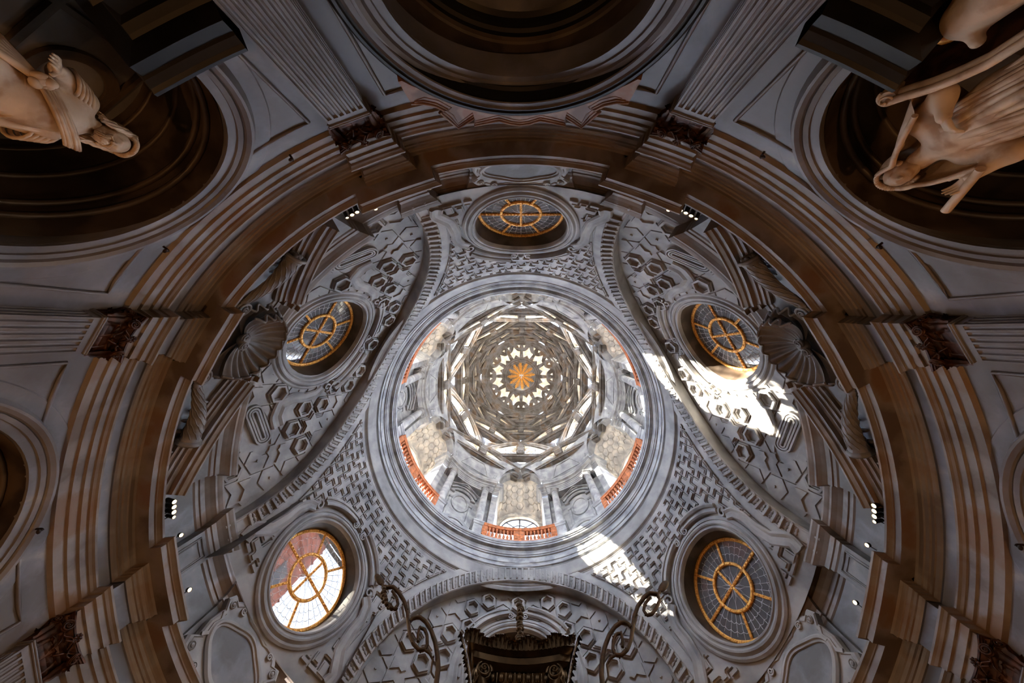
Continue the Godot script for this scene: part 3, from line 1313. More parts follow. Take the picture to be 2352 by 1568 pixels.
func ring() -> void:
	var t := struct("trim_8")
	var mb := MB.new()
	rev(mb, pr([7.42, 15.72, 7.34, 15.82, 7.36, 15.9, 7.29, 15.95, 7.32, 16.02, 7.22, 16.06]))
	obj("moulding", mb, M.upper, t)
	mb = MB.new()
	rev(mb, pr([7.22, 16.06, 7.20, 16.10, 7.05, 16.60, 7.03, 16.62]))
	obj("fascia", mb, M.upper, t)
	mb = MB.new()
	rev(mb, pr([7.03, 16.62, 7.09, 16.66, 7.09, 16.74, 7.01, 16.76, 7.00, 16.86, 7.04, 16.88, 7.03, 17.0, 6.99, 17.02, 6.99, 17.08, 7.03, 17.1, 7.02, 17.42, 6.96, 17.44, 6.95, 17.5, 6.91, 17.52, 6.90, 17.6, 6.86, 17.66, 6.84, 17.74, 6.69, 17.75, 6.69, 17.86, 6.65, 17.88, 6.65, 17.96, 6.61, 17.98, 6.58, 18.08, 6.58, 18.14, 6.62, 18.18, 7.9, 18.2]))
	obj("cornice", mb, M.drum, t)


# ---------------------------------------------------------------- drum: six piers, six deep window bays
func bay_pt(x: float, r: float) -> Vector2:
	# a point of the window bay at phi 0: x across it, r outwards
	return Vector2(r, x)


func drum() -> void:
	var hw := 1.62
	# plan line of one pier between the bays at phi -60 and 0, taken counter-clockwise
	var rot := func(p: Vector2, a: float) -> Vector2: return p.rotated(deg_to_rad(a))
	var mk := func(depth: float, over: float, back: float) -> PackedVector2Array:
		var p := PackedVector2Array()
		p.append(rot.call(Vector2(back, hw), -60.0))
		p.append(rot.call(Vector2(sqrt(7.62 * 7.62 - hw * hw), hw), -60.0))
		for k in 3:
			var a := deg_to_rad(lerpf(-60.0 + rad_to_deg(asin(hw / 7.62)), -44.6, k / 2.0))
			p.append(Vector2(cos(a), sin(a)) * 7.62)
		var a0 := -44.2
		var a1 := -15.8
		for k in 15:
			var t := k / 14.0
			var a := deg_to_rad(lerpf(a0, a1, t))
			p.append(Vector2(cos(a), sin(a)) * (depth + over * sin(PI * t)))
		for k in 3:
			var a := deg_to_rad(lerpf(-15.4, -rad_to_deg(asin(hw / 7.62)), k / 2.0))
			p.append(Vector2(cos(a), sin(a)) * 7.62)
		p.append(Vector2(sqrt(7.62 * 7.62 - hw * hw), -hw))
		p.append(Vector2(back, -hw))
		return p
	var mb := MB.new()
	sweep(mb, mk.call(7.98, 0.0, 9.12), pr([0.0, 18.1, 0.0, 26.2]))
	# parapet under columns and bays
	var wallm := mb.mesh()
	mb = MB.new()
	sweep(mb, mk.call(7.42, 0.1, 8.3), pr([-0.6, 24.66, 0.0, 24.66, 0.0, 24.86, 0.03, 24.88, 0.03, 25.06, 0.06, 25.08, 0.06, 25.22, 0.10, 25.25, 0.02, 25.28, 0.02, 25.56, 0.08, 25.58, 0.13, 25.68, 0.15, 25.7, 0.28, 25.74, 0.28, 25.9, 0.32, 25.95, 0.37, 26.05, 0.37, 26.12, -0.3, 26.16]))
	var entm := mb.mesh()
	mb = MB.new()
	var ped := PackedVector2Array()
	for s in [[-42.6, -38.0], [-22.0, -17.4]]:
		var p := PackedVector2Array()
		var e0 := deg_to_rad(s[0])
		var e1 := deg_to_rad(s[1])
		p.append(Vector2(cos(e0), sin(e0)) * 8.0)
		for k in 4:
			var a := lerpf(e0, e1, k / 3.0)
			p.append(Vector2(cos(a), sin(a)) * 7.06)
		p.append(Vector2(cos(e1), sin(e1)) * 8.0)
		sweep(mb, p, pr([0.0, 18.1, 0.0, 19.75, 0.04, 19.78, 0.06, 19.9, 0.1, 19.95, 0.1, 20.05, -0.9, 20.1]))
		ped.append_array(p)
	var pedm := mb.mesh()
	# aedicule: round niche, side strips, segmental pediment, low segment at the foot
	var fr := wallf(0, 7.98, 0.0)
	mb = MB.new()
	for q in [[0.60, 0.06], [0.53, 0.05]]:
		var p := PackedVector3Array()
		for k in 40:
			p.append(fr * Vector3(q[0] * cos(TAU * k / 40), 22.6 + (q[0] + 0.36) * sin(TAU * k / 40), 0.03))
		mb.tube(p, q[1], 6, true)
	var bowl := MB.new()
	var rows := []
	for k in 9:
		var q := k / 8.0
		var row := PackedVector3Array()
		for j in 32:
			var a := TAU * j / 32
			row.append(fr * Vector3(0.48 * cos(a) * cos(q * 1.57), 22.6 + 0.84 * sin(a) * cos(q * 1.57), -0.42 * sin(q * 1.57)))
		rows.append(row)
	bowl.grid(rows, true)
	for s in [-1.0, 1.0]:
		mb.box(fr * Vector3(s * 0.74, 20.9, 0.04), Vector3(0.18, 3.4, 0.12), fr.basis, 0.02)
		mb.box(fr * Vector3(s * 0.74, 22.7, 0.06), Vector3(0.26, 0.2, 0.18), fr.basis, 0.03)
		mb.box(fr * Vector3(s * 0.80, 23.45, 0.08), Vector3(0.34, 0.16, 0.22), fr.basis, 0.03)
	for lay in [[23.45, 0.9, 0.12, 0.16], [23.70, 1.0, 0.20, 0.12], [23.86, 1.06, 0.28, 0.10]]:
		var p := PackedVector3Array()
		for k in 17:
			var t := k / 8.0 - 1.0
			p.append(fr * Vector3(t * lay[1], lay[0] + 0.62 * (1.0 - t * t) - (0.0), lay[2]))
		mb.tube(p, lay[3] * 0.6, 6)
	var gp := PackedVector3Array()
	for t in [-1.05, 0.0, 1.05]:
		gp.append(fr * Vector3(t, 23.95 + 0.72 * (1.0 - absf(t)), 0.36))
	mb.tube(gp, 0.05, 6)
	for e in [0.0, 0.1, 0.2]:
		var p := PackedVector3Array()
		for k in 17:
			var t := k / 8.0 - 1.0
			p.append(wallf(0, 7.3, 0.0) * Vector3(t * (1.05 - e * 0.5), 19.1 + 0.75 * (1.0 - t * t) - e, 0.0))
		mb.tube(p, 0.06, 6)
	var aem := mb.mesh()
	var bowlm := bowl.mesh()
	var nw := MB.new()
	# wall above the entablature: cone leaning in to the foot of the first arches
	var spand := PackedVector2Array()
	spand.append(Vector2(-16.0, 26.1))
	for k in 9:
		var t := k / 8.0
		spand.append(Vector2(-16.0 - 0.0 + 14.0 * 0.0 - 0.0 + (-1.0) * 0.0, 26.1).lerp(Vector2(-16.0, 26.1), t))
	var wl := struct("wall_drum")
	for k in 6:
		var x := turn(60.0 * k)
		inst("pier", wallm, M.drum, wl, turn(60.0 * k + 30.0))
		inst("entablature", entm, M.drum, wl, turn(60.0 * k + 30.0))
		inst("pedestal", pedm, M.drum, wl, turn(60.0 * k + 30.0))
		inst("aedicule", aem, M.drum, wl, x)
		inst("niche_bowl", bowlm, M.drum, wl, x)
	# upper cone between the front arches
	var up := MB.new()
	var cone := func(p: float, h: float, o: float) -> Vector3: return pc(p, 7.5 - (h - 26.1) * 0.36 - o, h)
	var poly := PackedVector2Array()
	for q in [[-30.5, 26.1], [30.5, 26.1], [30.5, 28.75], [-30.5, 28.75]]:
		poly.append(Vector2(q[0], q[1]))
	var holes := []
	for c in [-30.0, 30.0]:
		var hp := PackedVector2Array()
		hp.append(Vector2(c - 13.4, 25.0))
		for k in 25:
			var g := PI - PI * k / 24.0
			hp.append(Vector2(c + 13.4 * cos(g), 26.2 + 2.1 * sin(g)))
		hp.append(Vector2(c + 13.4, 25.0))
		holes.append(hp)
	patch(up, poly, holes, cone, 0.0, 1.5)
	var pan := PackedVector2Array([Vector2(-11.0, 26.55), Vector2(11.0, 26.55), Vector2(6.0, 27.75), Vector2(-6.0, 27.75)])
	var up2 := MB.new()
	ringside(up2, pan, 0.0, pan, 0.05, cone)
	ringside(up2, pan, 0.05, scaled(pan, 0.85), 0.05, cone)
	ringside(up2, scaled(pan, 0.85), 0.05, scaled(pan, 0.85), -0.0, cone)
	var upm := up.mesh()
	var panm := up2.mesh()
	# front arch and sloping coffered vault of a bay, at phi 0
	var el := func(a: float, b: float, base: float, r: float, n: int) -> PackedVector3Array:
		var row := PackedVector3Array()
		for k in n + 1:
			var g := PI - PI * k / n
			row.append(Vector3(r, base + b * sin(g) + CY, a * cos(g)))
		return row
	var fa := MB.new()
	var layers := [[1.62, 2.02, 26.14, 7.75], [1.62, 2.02, 26.14, 7.02], [1.66, 2.07, 26.14, 6.99], [1.95, 2.5, 26.14, 6.93], [1.97, 2.52, 26.14, 6.88], [2.08, 2.68, 26.14, 6.84], [2.12, 2.74, 26.14, 6.86], [2.14, 2.78, 26.14, 7.4]]
	for j in layers.size() - 1:
		var a: Array = layers[j]
		var b: Array = layers[j + 1]
		fa.strip(el.call(a[0], a[1], a[2], a[3], 36), el.call(b[0], b[1], b[2], b[3], 36))
	var fam := fa.mesh()
	var va := MB.new()
	rows = []
	for k in 9:
		var t := k / 8.0
		rows.append(el.call(hw, lerpf(2.1, 1.72, t), lerpf(26.2, 24.1, t), lerpf(7.5, 9.12, t), 32))
	va.grid(rows)
	var vam := va.mesh()
	var vmap := func(u: float, v: float, o: float) -> Vector3:
		# u: angle over the vault in radians from its crown, v: 0 front .. 1 back
		var b := lerpf(2.1, 1.72, v)
		return Vector3(lerpf(7.5, 9.12, v), lerpf(26.2, 24.1, v) + (b - o) * cos(u) + CY, (hw - o) * sin(u))
	var coff := []
	var su := 0.30
	var sv := 0.125
	for a in range(-5, 6):
		for b in range(0, 4):
			var q := PackedVector2Array()
			var cu := a * su
			var cv := 0.24 + b * sv * 1.55 + (sv * 0.775 if absi(a) % 2 else 0.0)
			if cv > 0.84 or absf(cu) > 1.36:
				continue
			for k in 6:
				var g := deg_to_rad(60.0 * k)
				q.append(Vector2(cu + cos(g) * su * 0.66, cv + sin(g) * sv * 0.9))
			var m := MB.new()
			var q1 := scaled(q, 0.93)
			var q2 := scaled(q, 0.82)
			ringside(m, q1, 0.0, q2, 0.09, vmap)
			capf(m, q2, 0.09, vmap)
			coff.append(m.mesh())
	# back wall of the bay with the fanlight opening
	var bk := MB.new()
	var flatm := func(x: float, h: float, o: float) -> Vector3: return Vector3(9.12 - o, h + CY, x)
	var bp := PackedVector2Array([Vector2(-1.7, 17.9), Vector2(1.7, 17.9), Vector2(1.7, 26.4), Vector2(-1.7, 26.4)])
	var opn := PackedVector2Array([Vector2(-1.36, 20.2)])
	for k in 25:
		var g := PI - PI * k / 24.0
		opn.append(Vector2(1.36 * cos(g), 23.75 + 1.36 * sin(g)))
	opn.append(Vector2(1.36, 20.2))
	patch(bk, bp, [opn], flatm, 0.0, 0.4)
	ringside(bk, opn, 0.0, opn, -0.5, flatm)
	for q in [[1.42, 0.05], [1.52, 0.04]]:
		var p := PackedVector3Array()
		for k in 25:
			var g := PI - PI * k / 24.0
			p.append(flatm.call(q[0] * cos(g), 23.75 + q[0] * sin(g), 0.02))
		bk.tube(p, q[1], 6)
	var bkm := bk.mesh()
	# floor of the bay
	var fl := MB.new()
	fl.quad(Vector3(6.7, 18.19 + CY, -1.7), Vector3(9.3, 18.19 + CY, -1.7), Vector3(9.3, 18.19 + CY, 1.7), Vector3(6.7, 18.19 + CY, 1.7))
	var flm := fl.mesh()
	for k in 6:
		var x := turn(30.0 + 60.0 * k)
		inst("upper_wall", upm, M.drum, wl, turn(60.0 * k))
		inst("upper_panel", panm, M.drum, wl, turn(60.0 * k))
		inst("front_arch", fam, M.drum, wl, x)
		inst("vault", vam, M.vault, wl, x)
		for m in coff:
			inst("coffer", m, M.vault, wl, x)
		inst("bay_wall", bkm, M.vault, wl, x)
		inst("bay_floor", flm, M.drum, wl, x)
	# fanlight windows
	var wb := MB.new()
	var X := 9.3
	var bar := func(b: MB, a: Vector2, c: Vector2, w: float) -> void:
		b.tube(PackedVector3Array([Vector3(X, a.y + CY, a.x), Vector3(X, c.y + CY, c.x)]), w, 6)
	bar.call(wb, Vector2(0, 20.2), Vector2(0, 25.1), 0.06)
	bar.call(wb, Vector2(-1.36, 23.7), Vector2(1.36, 23.7), 0.045)
	bar.call(wb, Vector2(-1.36, 22.0), Vector2(1.36, 22.0), 0.04)
	for s in [-1.0, 1.0]:
		bar.call(wb, Vector2(0, 23.7), Vector2(s * 0.97, 24.7), 0.045)
		bar.call(wb, Vector2(s * 0.62, 20.2), Vector2(s * 0.62, 23.7), 0.045)
	var arc := PackedVector3Array()
	for k in 17:
		var g := PI - PI * k / 16.0
		arc.append(Vector3(X, 23.7 + 0.62 * sin(g) + CY, 0.62 * cos(g)))
	wb.tube(arc, 0.045, 6)
	arc = PackedVector3Array()
	for k in 25:
		var g := PI - PI * k / 24.0
		arc.append(Vector3(X, 23.75 + 1.33 * sin(g) + CY, 1.33 * cos(g)))
	wb.tube(arc, 0.05, 6)
	var wm := wb.mesh()
	var names := ["lower left", "bottom", "lower right", "upper right", "top", "upper left"]
	for k in 6:
		var t := struct("window_%d" % (7 + k))
		inst("bars", wm, M.bar, t, turn(210.0 + 60.0 * k))
		for s in [0, 1]:
			var pn := MB.new()
			var po := PackedVector3Array()
			var sg := -1.0 if s == 0 else 1.0
			po.append(Vector3(X + 0.02, 20.2 + CY, 0))
			po.append(Vector3(X + 0.02, 20.2 + CY, sg * 1.34))
			for j in 13:
				var g := PI * 0.5 * j / 12.0
				po.append(Vector3(X + 0.02, 23.75 + 1.33 * sin(g) + CY, sg * 1.34 * cos(g)))
			pn.fan(po)
			inst("pane", pn.mesh(), M.glass, t, turn(210.0 + 60.0 * k))
	# columns
	var clock := ["right of the bottom window", "left of the bottom window"]
	var cb := MB.new()
	var cp := []
	for k in 9:
		var t := k / 8.0
		cp.append(Vector2(0.255 - 0.04 * t * t, 20.32 + t * 4.0 + CY))
	cb.lathe(cp, 28, Transform3D.IDENTITY, 0, 360, true)
	var cs := MB.new()
	cs.lathe(pr([0.34, 20.08 + CY, 0.34, 20.14 + CY, 0.31, 20.18 + CY, 0.32, 20.22 + CY, 0.29, 20.28 + CY, 0.255, 20.33 + CY]), 28)
	var cc := MB.new()
	cc.lathe(pr([0.215, 24.32 + CY, 0.235, 24.33 + CY, 0.235, 24.37 + CY, 0.215, 24.38 + CY, 0.215, 24.5 + CY, 0.27, 24.56 + CY, 0.29, 24.58 + CY]), 28)
	cc.box(Vector3(0, 24.625 + CY, 0), Vector3(0.6, 0.07, 0.6), Basis(), 0.015)
	var meshes := [cb.mesh(), cs.mesh(), cc.mesh()]
	var places := {240: "lower-left niche", 300: "lower-right niche", 0: "right-hand niche", 60: "upper-right niche", 120: "upper-left niche", 180: "left-hand niche"}
	for c in places:
		for s in [-1, 1]:
			var at := pc(c + s * 10.3, 7.38, 0.0)
			var t := thing("column", "smooth grey marble column in the dome drum on the %s side of the %s" % ["clockwise" if s < 0 else "anticlockwise", places[c]], "column", Transform3D(Basis(), Vector3(at.x, 0, at.z)), "columns of the dome drum")
			inst("shaft", meshes[0], M.drum, t)
			inst("base", meshes[1], M.drum, t)
			inst("capital", meshes[2], M.drum, t)
	balustrades()


func balustrades() -> void:
	var spots := {270: "below the bottom fanlight of the drum", 210: "at the lower-left edge of the dome opening", 330: "at the lower-right edge of the dome opening", 150: "at the upper-left edge of the dome opening", 30: "at the upper-right edge of the dome opening", 90: "at the top edge of the dome opening"}
	var rail := MB.new()
	var path := plan(6.98, -17.2, 17.2)
	sweep(rail, path, pr([-0.16, 19.56, 0.1, 19.56, 0.13, 19.6, 0.13, 19.66, 0.16, 19.7, 0.16, 19.76, -0.18, 19.78, -0.18, 19.56]))
	var foot := MB.new()
	sweep(foot, path, pr([0.1, 18.18, 0.1, 18.72, 0.06, 18.75, -0.14, 18.75, -0.14, 18.18]))
	var post := MB.new()
	post.box(Vector3(0, 19.15 + CY, 0), Vector3(0.22, 0.84, 0.32), Basis(), 0.015)
	post.box(Vector3(0.03, 19.15 + CY, 0), Vector3(0.2, 0.66, 0.22), Basis(), 0.02)
	var bal := MB.new()
	bal.lathe(pr([0.075, 18.75 + CY, 0.075, 18.79 + CY, 0.04, 18.82 + CY, 0.05, 18.88 + CY, 0.085, 18.98 + CY, 0.08, 19.06 + CY, 0.035, 19.22 + CY, 0.03, 19.34 + CY, 0.05, 19.38 + CY, 0.045, 19.42 + CY, 0.075, 19.48 + CY, 0.08, 19.57 + CY]), 12, Transform3D.IDENTITY, 0, 360, true)
	var m := [rail.mesh(), foot.mesh(), post.mesh(), bal.mesh()]
	for c in spots:
		var t := thing("balustrade", "orange-brown turned wooden balustrade " + spots[c], "balustrade", turn(c), "balustrades of the drum windows")
		inst("handrail", m[0], M.orange, t)
		inst("plinth", m[1], M.orange, t)
		for a in [-16.3, -1.35, 1.35, 16.3]:
			inst("post", m[2], M.orange, t, turn(a) * Transform3D(Basis(Vector3.UP, PI), Vector3(7.0, 0, 0)))
		for s in [-1.0, 1.0]:
			for k in 7:
				inst("baluster", m[3], M.orange, t, turn(s * (3.7 + 1.72 * k)) * Transform3D(Basis(), Vector3(6.98, 0, 0)))


# ---------------------------------------------------------------- dome: six tiers of crossing segmental arches
const TIERS := [[6.78, 28.0, 6.05, 29.2], [6.22, 29.1, 5.44, 30.9], [5.58, 30.8, 4.88, 31.9], [5.02, 31.8, 4.45, 32.6], [4.58, 32.5, 4.0, 33.3], [4.12, 33.2, 3.6, 33.9]]
func dome() -> void:
	var c := struct("ceiling_dome")
	for k in 6:
		var q: Array = TIERS[k]
		tier(c, 0.0 if k % 2 == 0 else 30.0, q[0], q[1], q[2], q[3], k)
	# shell round the tiers, closing the gaps behind them
	oculus(c)


func tier(c: Node3D, start: float, rv: float, hv: float, ac: float, hcr: float, k: int) -> void:
	# an element whose middle lies at phi 0; z runs along the chord from -30 to +30 degrees
	var half := rv * 0.5
	var av := rv * 0.8660254
	var at := func(t: float) -> Vector3:
		# the inner edge of the rib, t from -1 to 1
		var u := 1.0 - t * t
		return Vector3(lerpf(av, ac, u), lerpf(hv, hcr, u) + CY, half * t)
	var rib := MB.new()
	var sec := [[0.0, 0.0], [0.0, 0.16], [0.05, 0.17], [0.05, 0.22], [0.36, 0.24], [0.36, 0.05], [0.30, 0.0], [0.16, -0.02], [0.14, 0.02], [0.04, 0.02]]
	for j in sec.size():
		var a: Array = sec[j]
		var b: Array = sec[(j + 1) % sec.size()]
		var ra := PackedVector3Array()
		var rb := PackedVector3Array()
		for n in 25:
			var p: Vector3 = at.call(n / 12.0 - 1.0)
			ra.append(p + Vector3(a[0], a[1], 0))
			rb.append(p + Vector3(b[0], b[1], 0))
		rib.strip(ra, rb)
	# sill: straight moulded ledge from vertex to vertex, further out
	var sill := MB.new()
	var out := 0.42
	var ss := [[0.10, 0.02], [0.10, 0.12], [0.16, 0.14], [0.16, 0.2], [0.75, 0.22], [0.75, -0.1], [0.3, -0.12], [0.22, -0.02]]
	for j in ss.size():
		var a: Array = ss[j]
		var b: Array = ss[(j + 1) % ss.size()]
		var p0 := Vector3(av + out, hv + CY, -half * 1.04)
		var p1 := Vector3(av + out, hv + CY, half * 1.04)
		sill.quad(p0 + Vector3(a[0], a[1], 0), p1 + Vector3(a[0], a[1], 0), p1 + Vector3(b[0], b[1], 0), p0 + Vector3(b[0], b[1], 0))
	# lunette wall between sill and rib with two openings, and their splayed reveals
	var wall := MB.new()
	var reveal := MB.new()
	var lean := func(z: float, h: float, o: float) -> Vector3:
		var f := clampf((h - hv) / (hcr - hv), -0.3, 1.3)
		return Vector3(lerpf(av + 0.58, ac + 0.30, f) - o, h + CY, z)
	var poly := PackedVector2Array([Vector2(-half * 1.05, hv - 0.15)])
	for n in 17:
		var t := n / 8.0 - 1.0
		poly.append(Vector2(half * 1.05 * t, lerpf(hv, hcr, 1.0 - t * t) + 0.16))
	poly.append(Vector2(half * 1.05, hv - 0.15))
	poly.reverse()
	var rise := hcr - hv
	var ops := []
	for s in [-1.0, 1.0]:
		var o := PackedVector2Array()
		var x0 := half * 0.115
		var x1 := half * 0.74
		var y0 := hv + (0.24 if k < 2 else 0.34)
		o.append(Vector2(s * x0, y0))
		o.append(Vector2(s * x1, y0))
		for n in 6:
			var t := lerpf(0.70, 0.115, n / 5.0)
			o.append(Vector2(s * half * t, hv + rise * (1.0 - t * t) - (0.12 if k < 2 else 0.22)))
		if s > 0:
			pass
		ops.append(o)
	patch(wall, poly, ops, lean, 0.0, 0.5)
	patch(wall, poly, ops, lean, -0.30, 0.5)
	for o in ops:
		ringside(reveal, o, 0.02, scaled(o, 1.0), -0.34, lean)
	# thin glazing bars
	var barb := MB.new()
	for s in [-1.0, 1.0]:
		var xm: float = s * half * 0.42
		var tt := 0.42
		barb.tube(PackedVector3Array([lean.call(xm, hv + 0.18, -0.16), lean.call(xm, hv + rise * (1.0 - tt * tt), -0.16)]), 0.03, 5)
		barb.tube(PackedVector3Array([lean.call(s * half * 0.1, hv + 0.2 + rise * 0.30, -0.16), lean.call(s * half * 0.72, hv + 0.2 + rise * 0.18, -0.16)]), 0.025, 5)
	# bracket in the middle
	var br := MB.new()
	var e := half * 0.095
	for j in 6:
		var y0 := hv + 0.05 + (rise - 0.05) * j / 6.0
		var y1 := hv + 0.05 + (rise - 0.05) * (j + 1) / 6.0
		var f := (j + 0.5) / 6.0
		var pp: Vector3 = lean.call(0.0, (y0 + y1) * 0.5, 0.10 + 0.05 * (j % 2))
		br.box(pp, Vector3(0.30, y1 - y0, e * (1.7 + 0.25 * (j % 2))), Basis(Vector3.BACK, 0.35), 0.02)
	for s in [-1.0, 1.0]:
		volute(br, lean.call(s * e * 1.1, hv + rise * 0.80, 0.22), 0.10 * half / 3.0, 0.05, Basis(Vector3.UP, -PI / 2), s, 1.8)
	# spandrel: the leaning triangle between this tier and its neighbours
	var sp := MB.new()
	var pa := pc(30.0, rv + 0.35, hv - 0.25)
	for s in [-1.0, 1.0]:
		var a := PackedVector3Array()
		var b := PackedVector3Array()
		for n in 13:
			var t := n / 12.0
			var p: Vector3 = at.call(s * t)
			a.append(p + Vector3(0.05, 0.2, 0))
			# towards the next tier: straight up and in
			var rr := Vector2(p.x, p.z).length()
			var q := Vector3(p.x, 0, p.z).normalized()
			var up := rise * 0.75 + 0.35
			b.append(Vector3(0, p.y + lerpf(0.30, up, t), 0) + q * (rr + lerpf(0.05, 0.02, t)))
		sp.strip(a, b)
	var ms := [rib.mesh(), sill.mesh(), wall.mesh(), reveal.mesh(), barb.mesh(), br.mesh(), sp.mesh()]
	var nm := ["rib", "sill", "lunette_wall", "reveal", "glazing_bar", "bracket", "spandrel"]
	var mt := [M.dome, M.dome, M.dome, M.cream, M.bar, M.dome, M.dome]
	for j in 6:
		for q in ms.size():
			inst(nm[q], ms[q], mt[q], c, turn(start + 60.0 * j))


func oculus(c: Node3D) -> void:
	# collar under the star
	var mb := MB.new()
	rev(mb, pr([3.95, 33.6, 3.7, 33.9, 3.62, 33.92, 3.62, 34.1, 3.5, 34.12, 3.46, 34.3, 3.4, 34.32, 3.4, 34.5, 3.28, 34.52, 3.28, 34.68, 3.9, 34.7]), 0, 360, 5.0)
	obj("collar", mb, M.dome, c)
	# twelve-armed stone star
	var t := thing("oculus_star", "pierced grey stone star with twelve arms high in the centre of the dome", "star")
	mb = MB.new()
	var H := 34.7
	var disc := func(p: float, q: float, o: float) -> Vector3: return Vector3(p, H - o + CY, q)
	var outer := PackedVector2Array()
	for k in 96:
		outer.append(Vector2(cos(TAU * k / 96), sin(TAU * k / 96)) * 3.34)
	var holes := []
	for k in 12:
		var base := 15.0 + 30.0 * k
		var pts := []
		var pol := func(a: float, r: float) -> Vector2: return Vector2(cos(deg_to_rad(base + a)), sin(deg_to_rad(base + a))) * r
		var o := PackedVector2Array()
		o.append(pol.call(0.0, 3.06))
		for j in 4:
			var s := (j + 1) / 4.0
			o.append((pol.call(0.0, 3.06) as Vector2).lerp(pol.call(11.8, 2.56), s) + (pol.call(6, -0.14) as Vector2) * sin(PI * s))
		o.append(pol.call(9.0, 1.93))
		o.append(pol.call(0.0, 2.24))
		o.append(pol.call(-9.0, 1.93))
		for j in 4:
			var s := j / 4.0
			o.append((pol.call(-11.8, 2.56) as Vector2).lerp(pol.call(0.0, 3.06), s) + (pol.call(-6, -0.14) as Vector2) * sin(PI * s))
		holes.append(o)
		for s in [-1.0, 1.0]:
			var q := PackedVector2Array()
			for e in [[12.2, 3.18], [7.6, 3.2], [10.2, 2.92]]:
				q.append(pol.call(s * (15.0 - (e[0] - 7.6) * 0.0) - s * (e[0] - 4.6) * 0.0 - s * (15.0 - e[0]), e[1]))
			holes.append(q)
	var center := PackedVector2Array()
	for k in 48:
		center.append(Vector2(cos(TAU * k / 48), sin(TAU * k / 48)) * 1.42)
	holes.append(center)
	patch(mb, outer, holes, disc, 0.0, 0.35)
	patch(mb, outer, holes, disc, -0.22, 0.35)
	for o in holes:
		ringside(mb, o, 0.0, o, -0.22, disc)
	ringside(mb, outer, 0.0, outer, -0.22, disc)
	obj("plate", mb, M.dome, t)
	mb = MB.new()
	for q in [[1.84, 0.07], [1.66, 0.06], [1.46, 0.06]]:
		var p := PackedVector3Array()
		for k in 64:
			p.append(Vector3(cos(TAU * k / 64) * q[0], H - 0.02 + CY, sin(TAU * k / 64) * q[0]))
		mb.tube(p, q[1], 6, true)
	obj("ring_moulding", mb, M.dome, t)
	# lantern round and above the star
	mb = MB.new()
	var lan := PackedVector2Array()
	for q in [[0.0, 34.6], [360.0, 34.6], [360.0, 39.5], [0.0, 39.5]]:
		lan.append(Vector2(q[0], q[1]))
	var wins := []
	for k in 12:
		var o := PackedVector2Array([Vector2(30.0 * k + 10.0, 36.6)])
		for j in 9:
			var g := PI * j / 8.0
			o.append(Vector2(30.0 * k + 15.0 + 5.0 * cos(PI - g), 38.0 + 0.9 * sin(g)))
		o.append(Vector2(30.0 * k + 20.0, 36.6))
		wins.append(o)
	patch(mb, lan, wins, cyl(3.75), 0.0, 3.0)
	rev(mb, pr([3.75, 39.5, 3.0, 40.4, 1.8, 41.0, 0.0, 41.3]), 0, 360, 10.0)
	obj("lantern", mb, M.cream, c)
	# painted sunburst with a dove
	t = thing("sunburst", "golden sunburst disc with a white dove at the very centre of the dome", "sunburst")
	H = 35.4
	mb = MB.new()
	mb.lathe(pr([0.0, H + CY, 1.5, H - 0.02 + CY, 1.55, H + CY, 1.55, H + 0.1 + CY, 0.0, H + 0.12 + CY]), 48)
	obj("disc", mb, M.attic, t)
	for k in 36:
		var big := k % 3 == 0
		mb = MB.new()
		var a := TAU * k / 36 + 0.09
		var d := Vector3(cos(a), 0, sin(a))
		var s := Vector3(-sin(a), 0, cos(a))
		var ln := 1.44 if big else (1.2 if k % 3 == 1 else 1.05)
		var w := 0.055 if big else 0.03
		var y := H - 0.05 + CY
		var p0 := d * 0.12 + Vector3(0, y, 0)
		var p1 := d * ln + Vector3(0, y + 0.03, 0)
		mb.tube(PackedVector3Array([p0, p1]), PackedFloat32Array([w * 0.4, w]), 5)
		if big:
			for e in [-1.0, 1.0]:
				mb.tube(PackedVector3Array([p0 + s * e * 0.02, p1 + s * e * 0.10 - d * 0.12]), PackedFloat32Array([0.01, 0.035]), 5)
		obj("ray", mb, M.gold, t)
	mb = MB.new()
	var y2 := H - 0.14 + CY
	mb.ball(Vector3(0, y2, 0), Vector3(0.055, 0.06, 0.15), 10, 6)
	mb.ball(Vector3(0, y2 - 0.02, 0.16), Vector3.ONE * 0.045, 8, 5)
	for s in [-1.0, 1.0]:
		for k in 4:
			mb.tube(PackedVector3Array([Vector3(s * 0.03, y2, 0.04), Vector3(s * (0.14 + 0.02 * k), y2 + 0.01, 0.12 - 0.06 * k), Vector3(s * (0.26 - 0.02 * k), y2 + 0.03, 0.16 - 0.09 * k)]), PackedFloat32Array([0.03, 0.03, 0.008]), 5)
	for k in 3:
		mb.tube(PackedVector3Array([Vector3(0, y2, -0.1), Vector3((k - 1) * 0.06, y2, -0.27)]), PackedFloat32Array([0.03, 0.02]), 5)
	obj("dove", mb, M.lead, t)


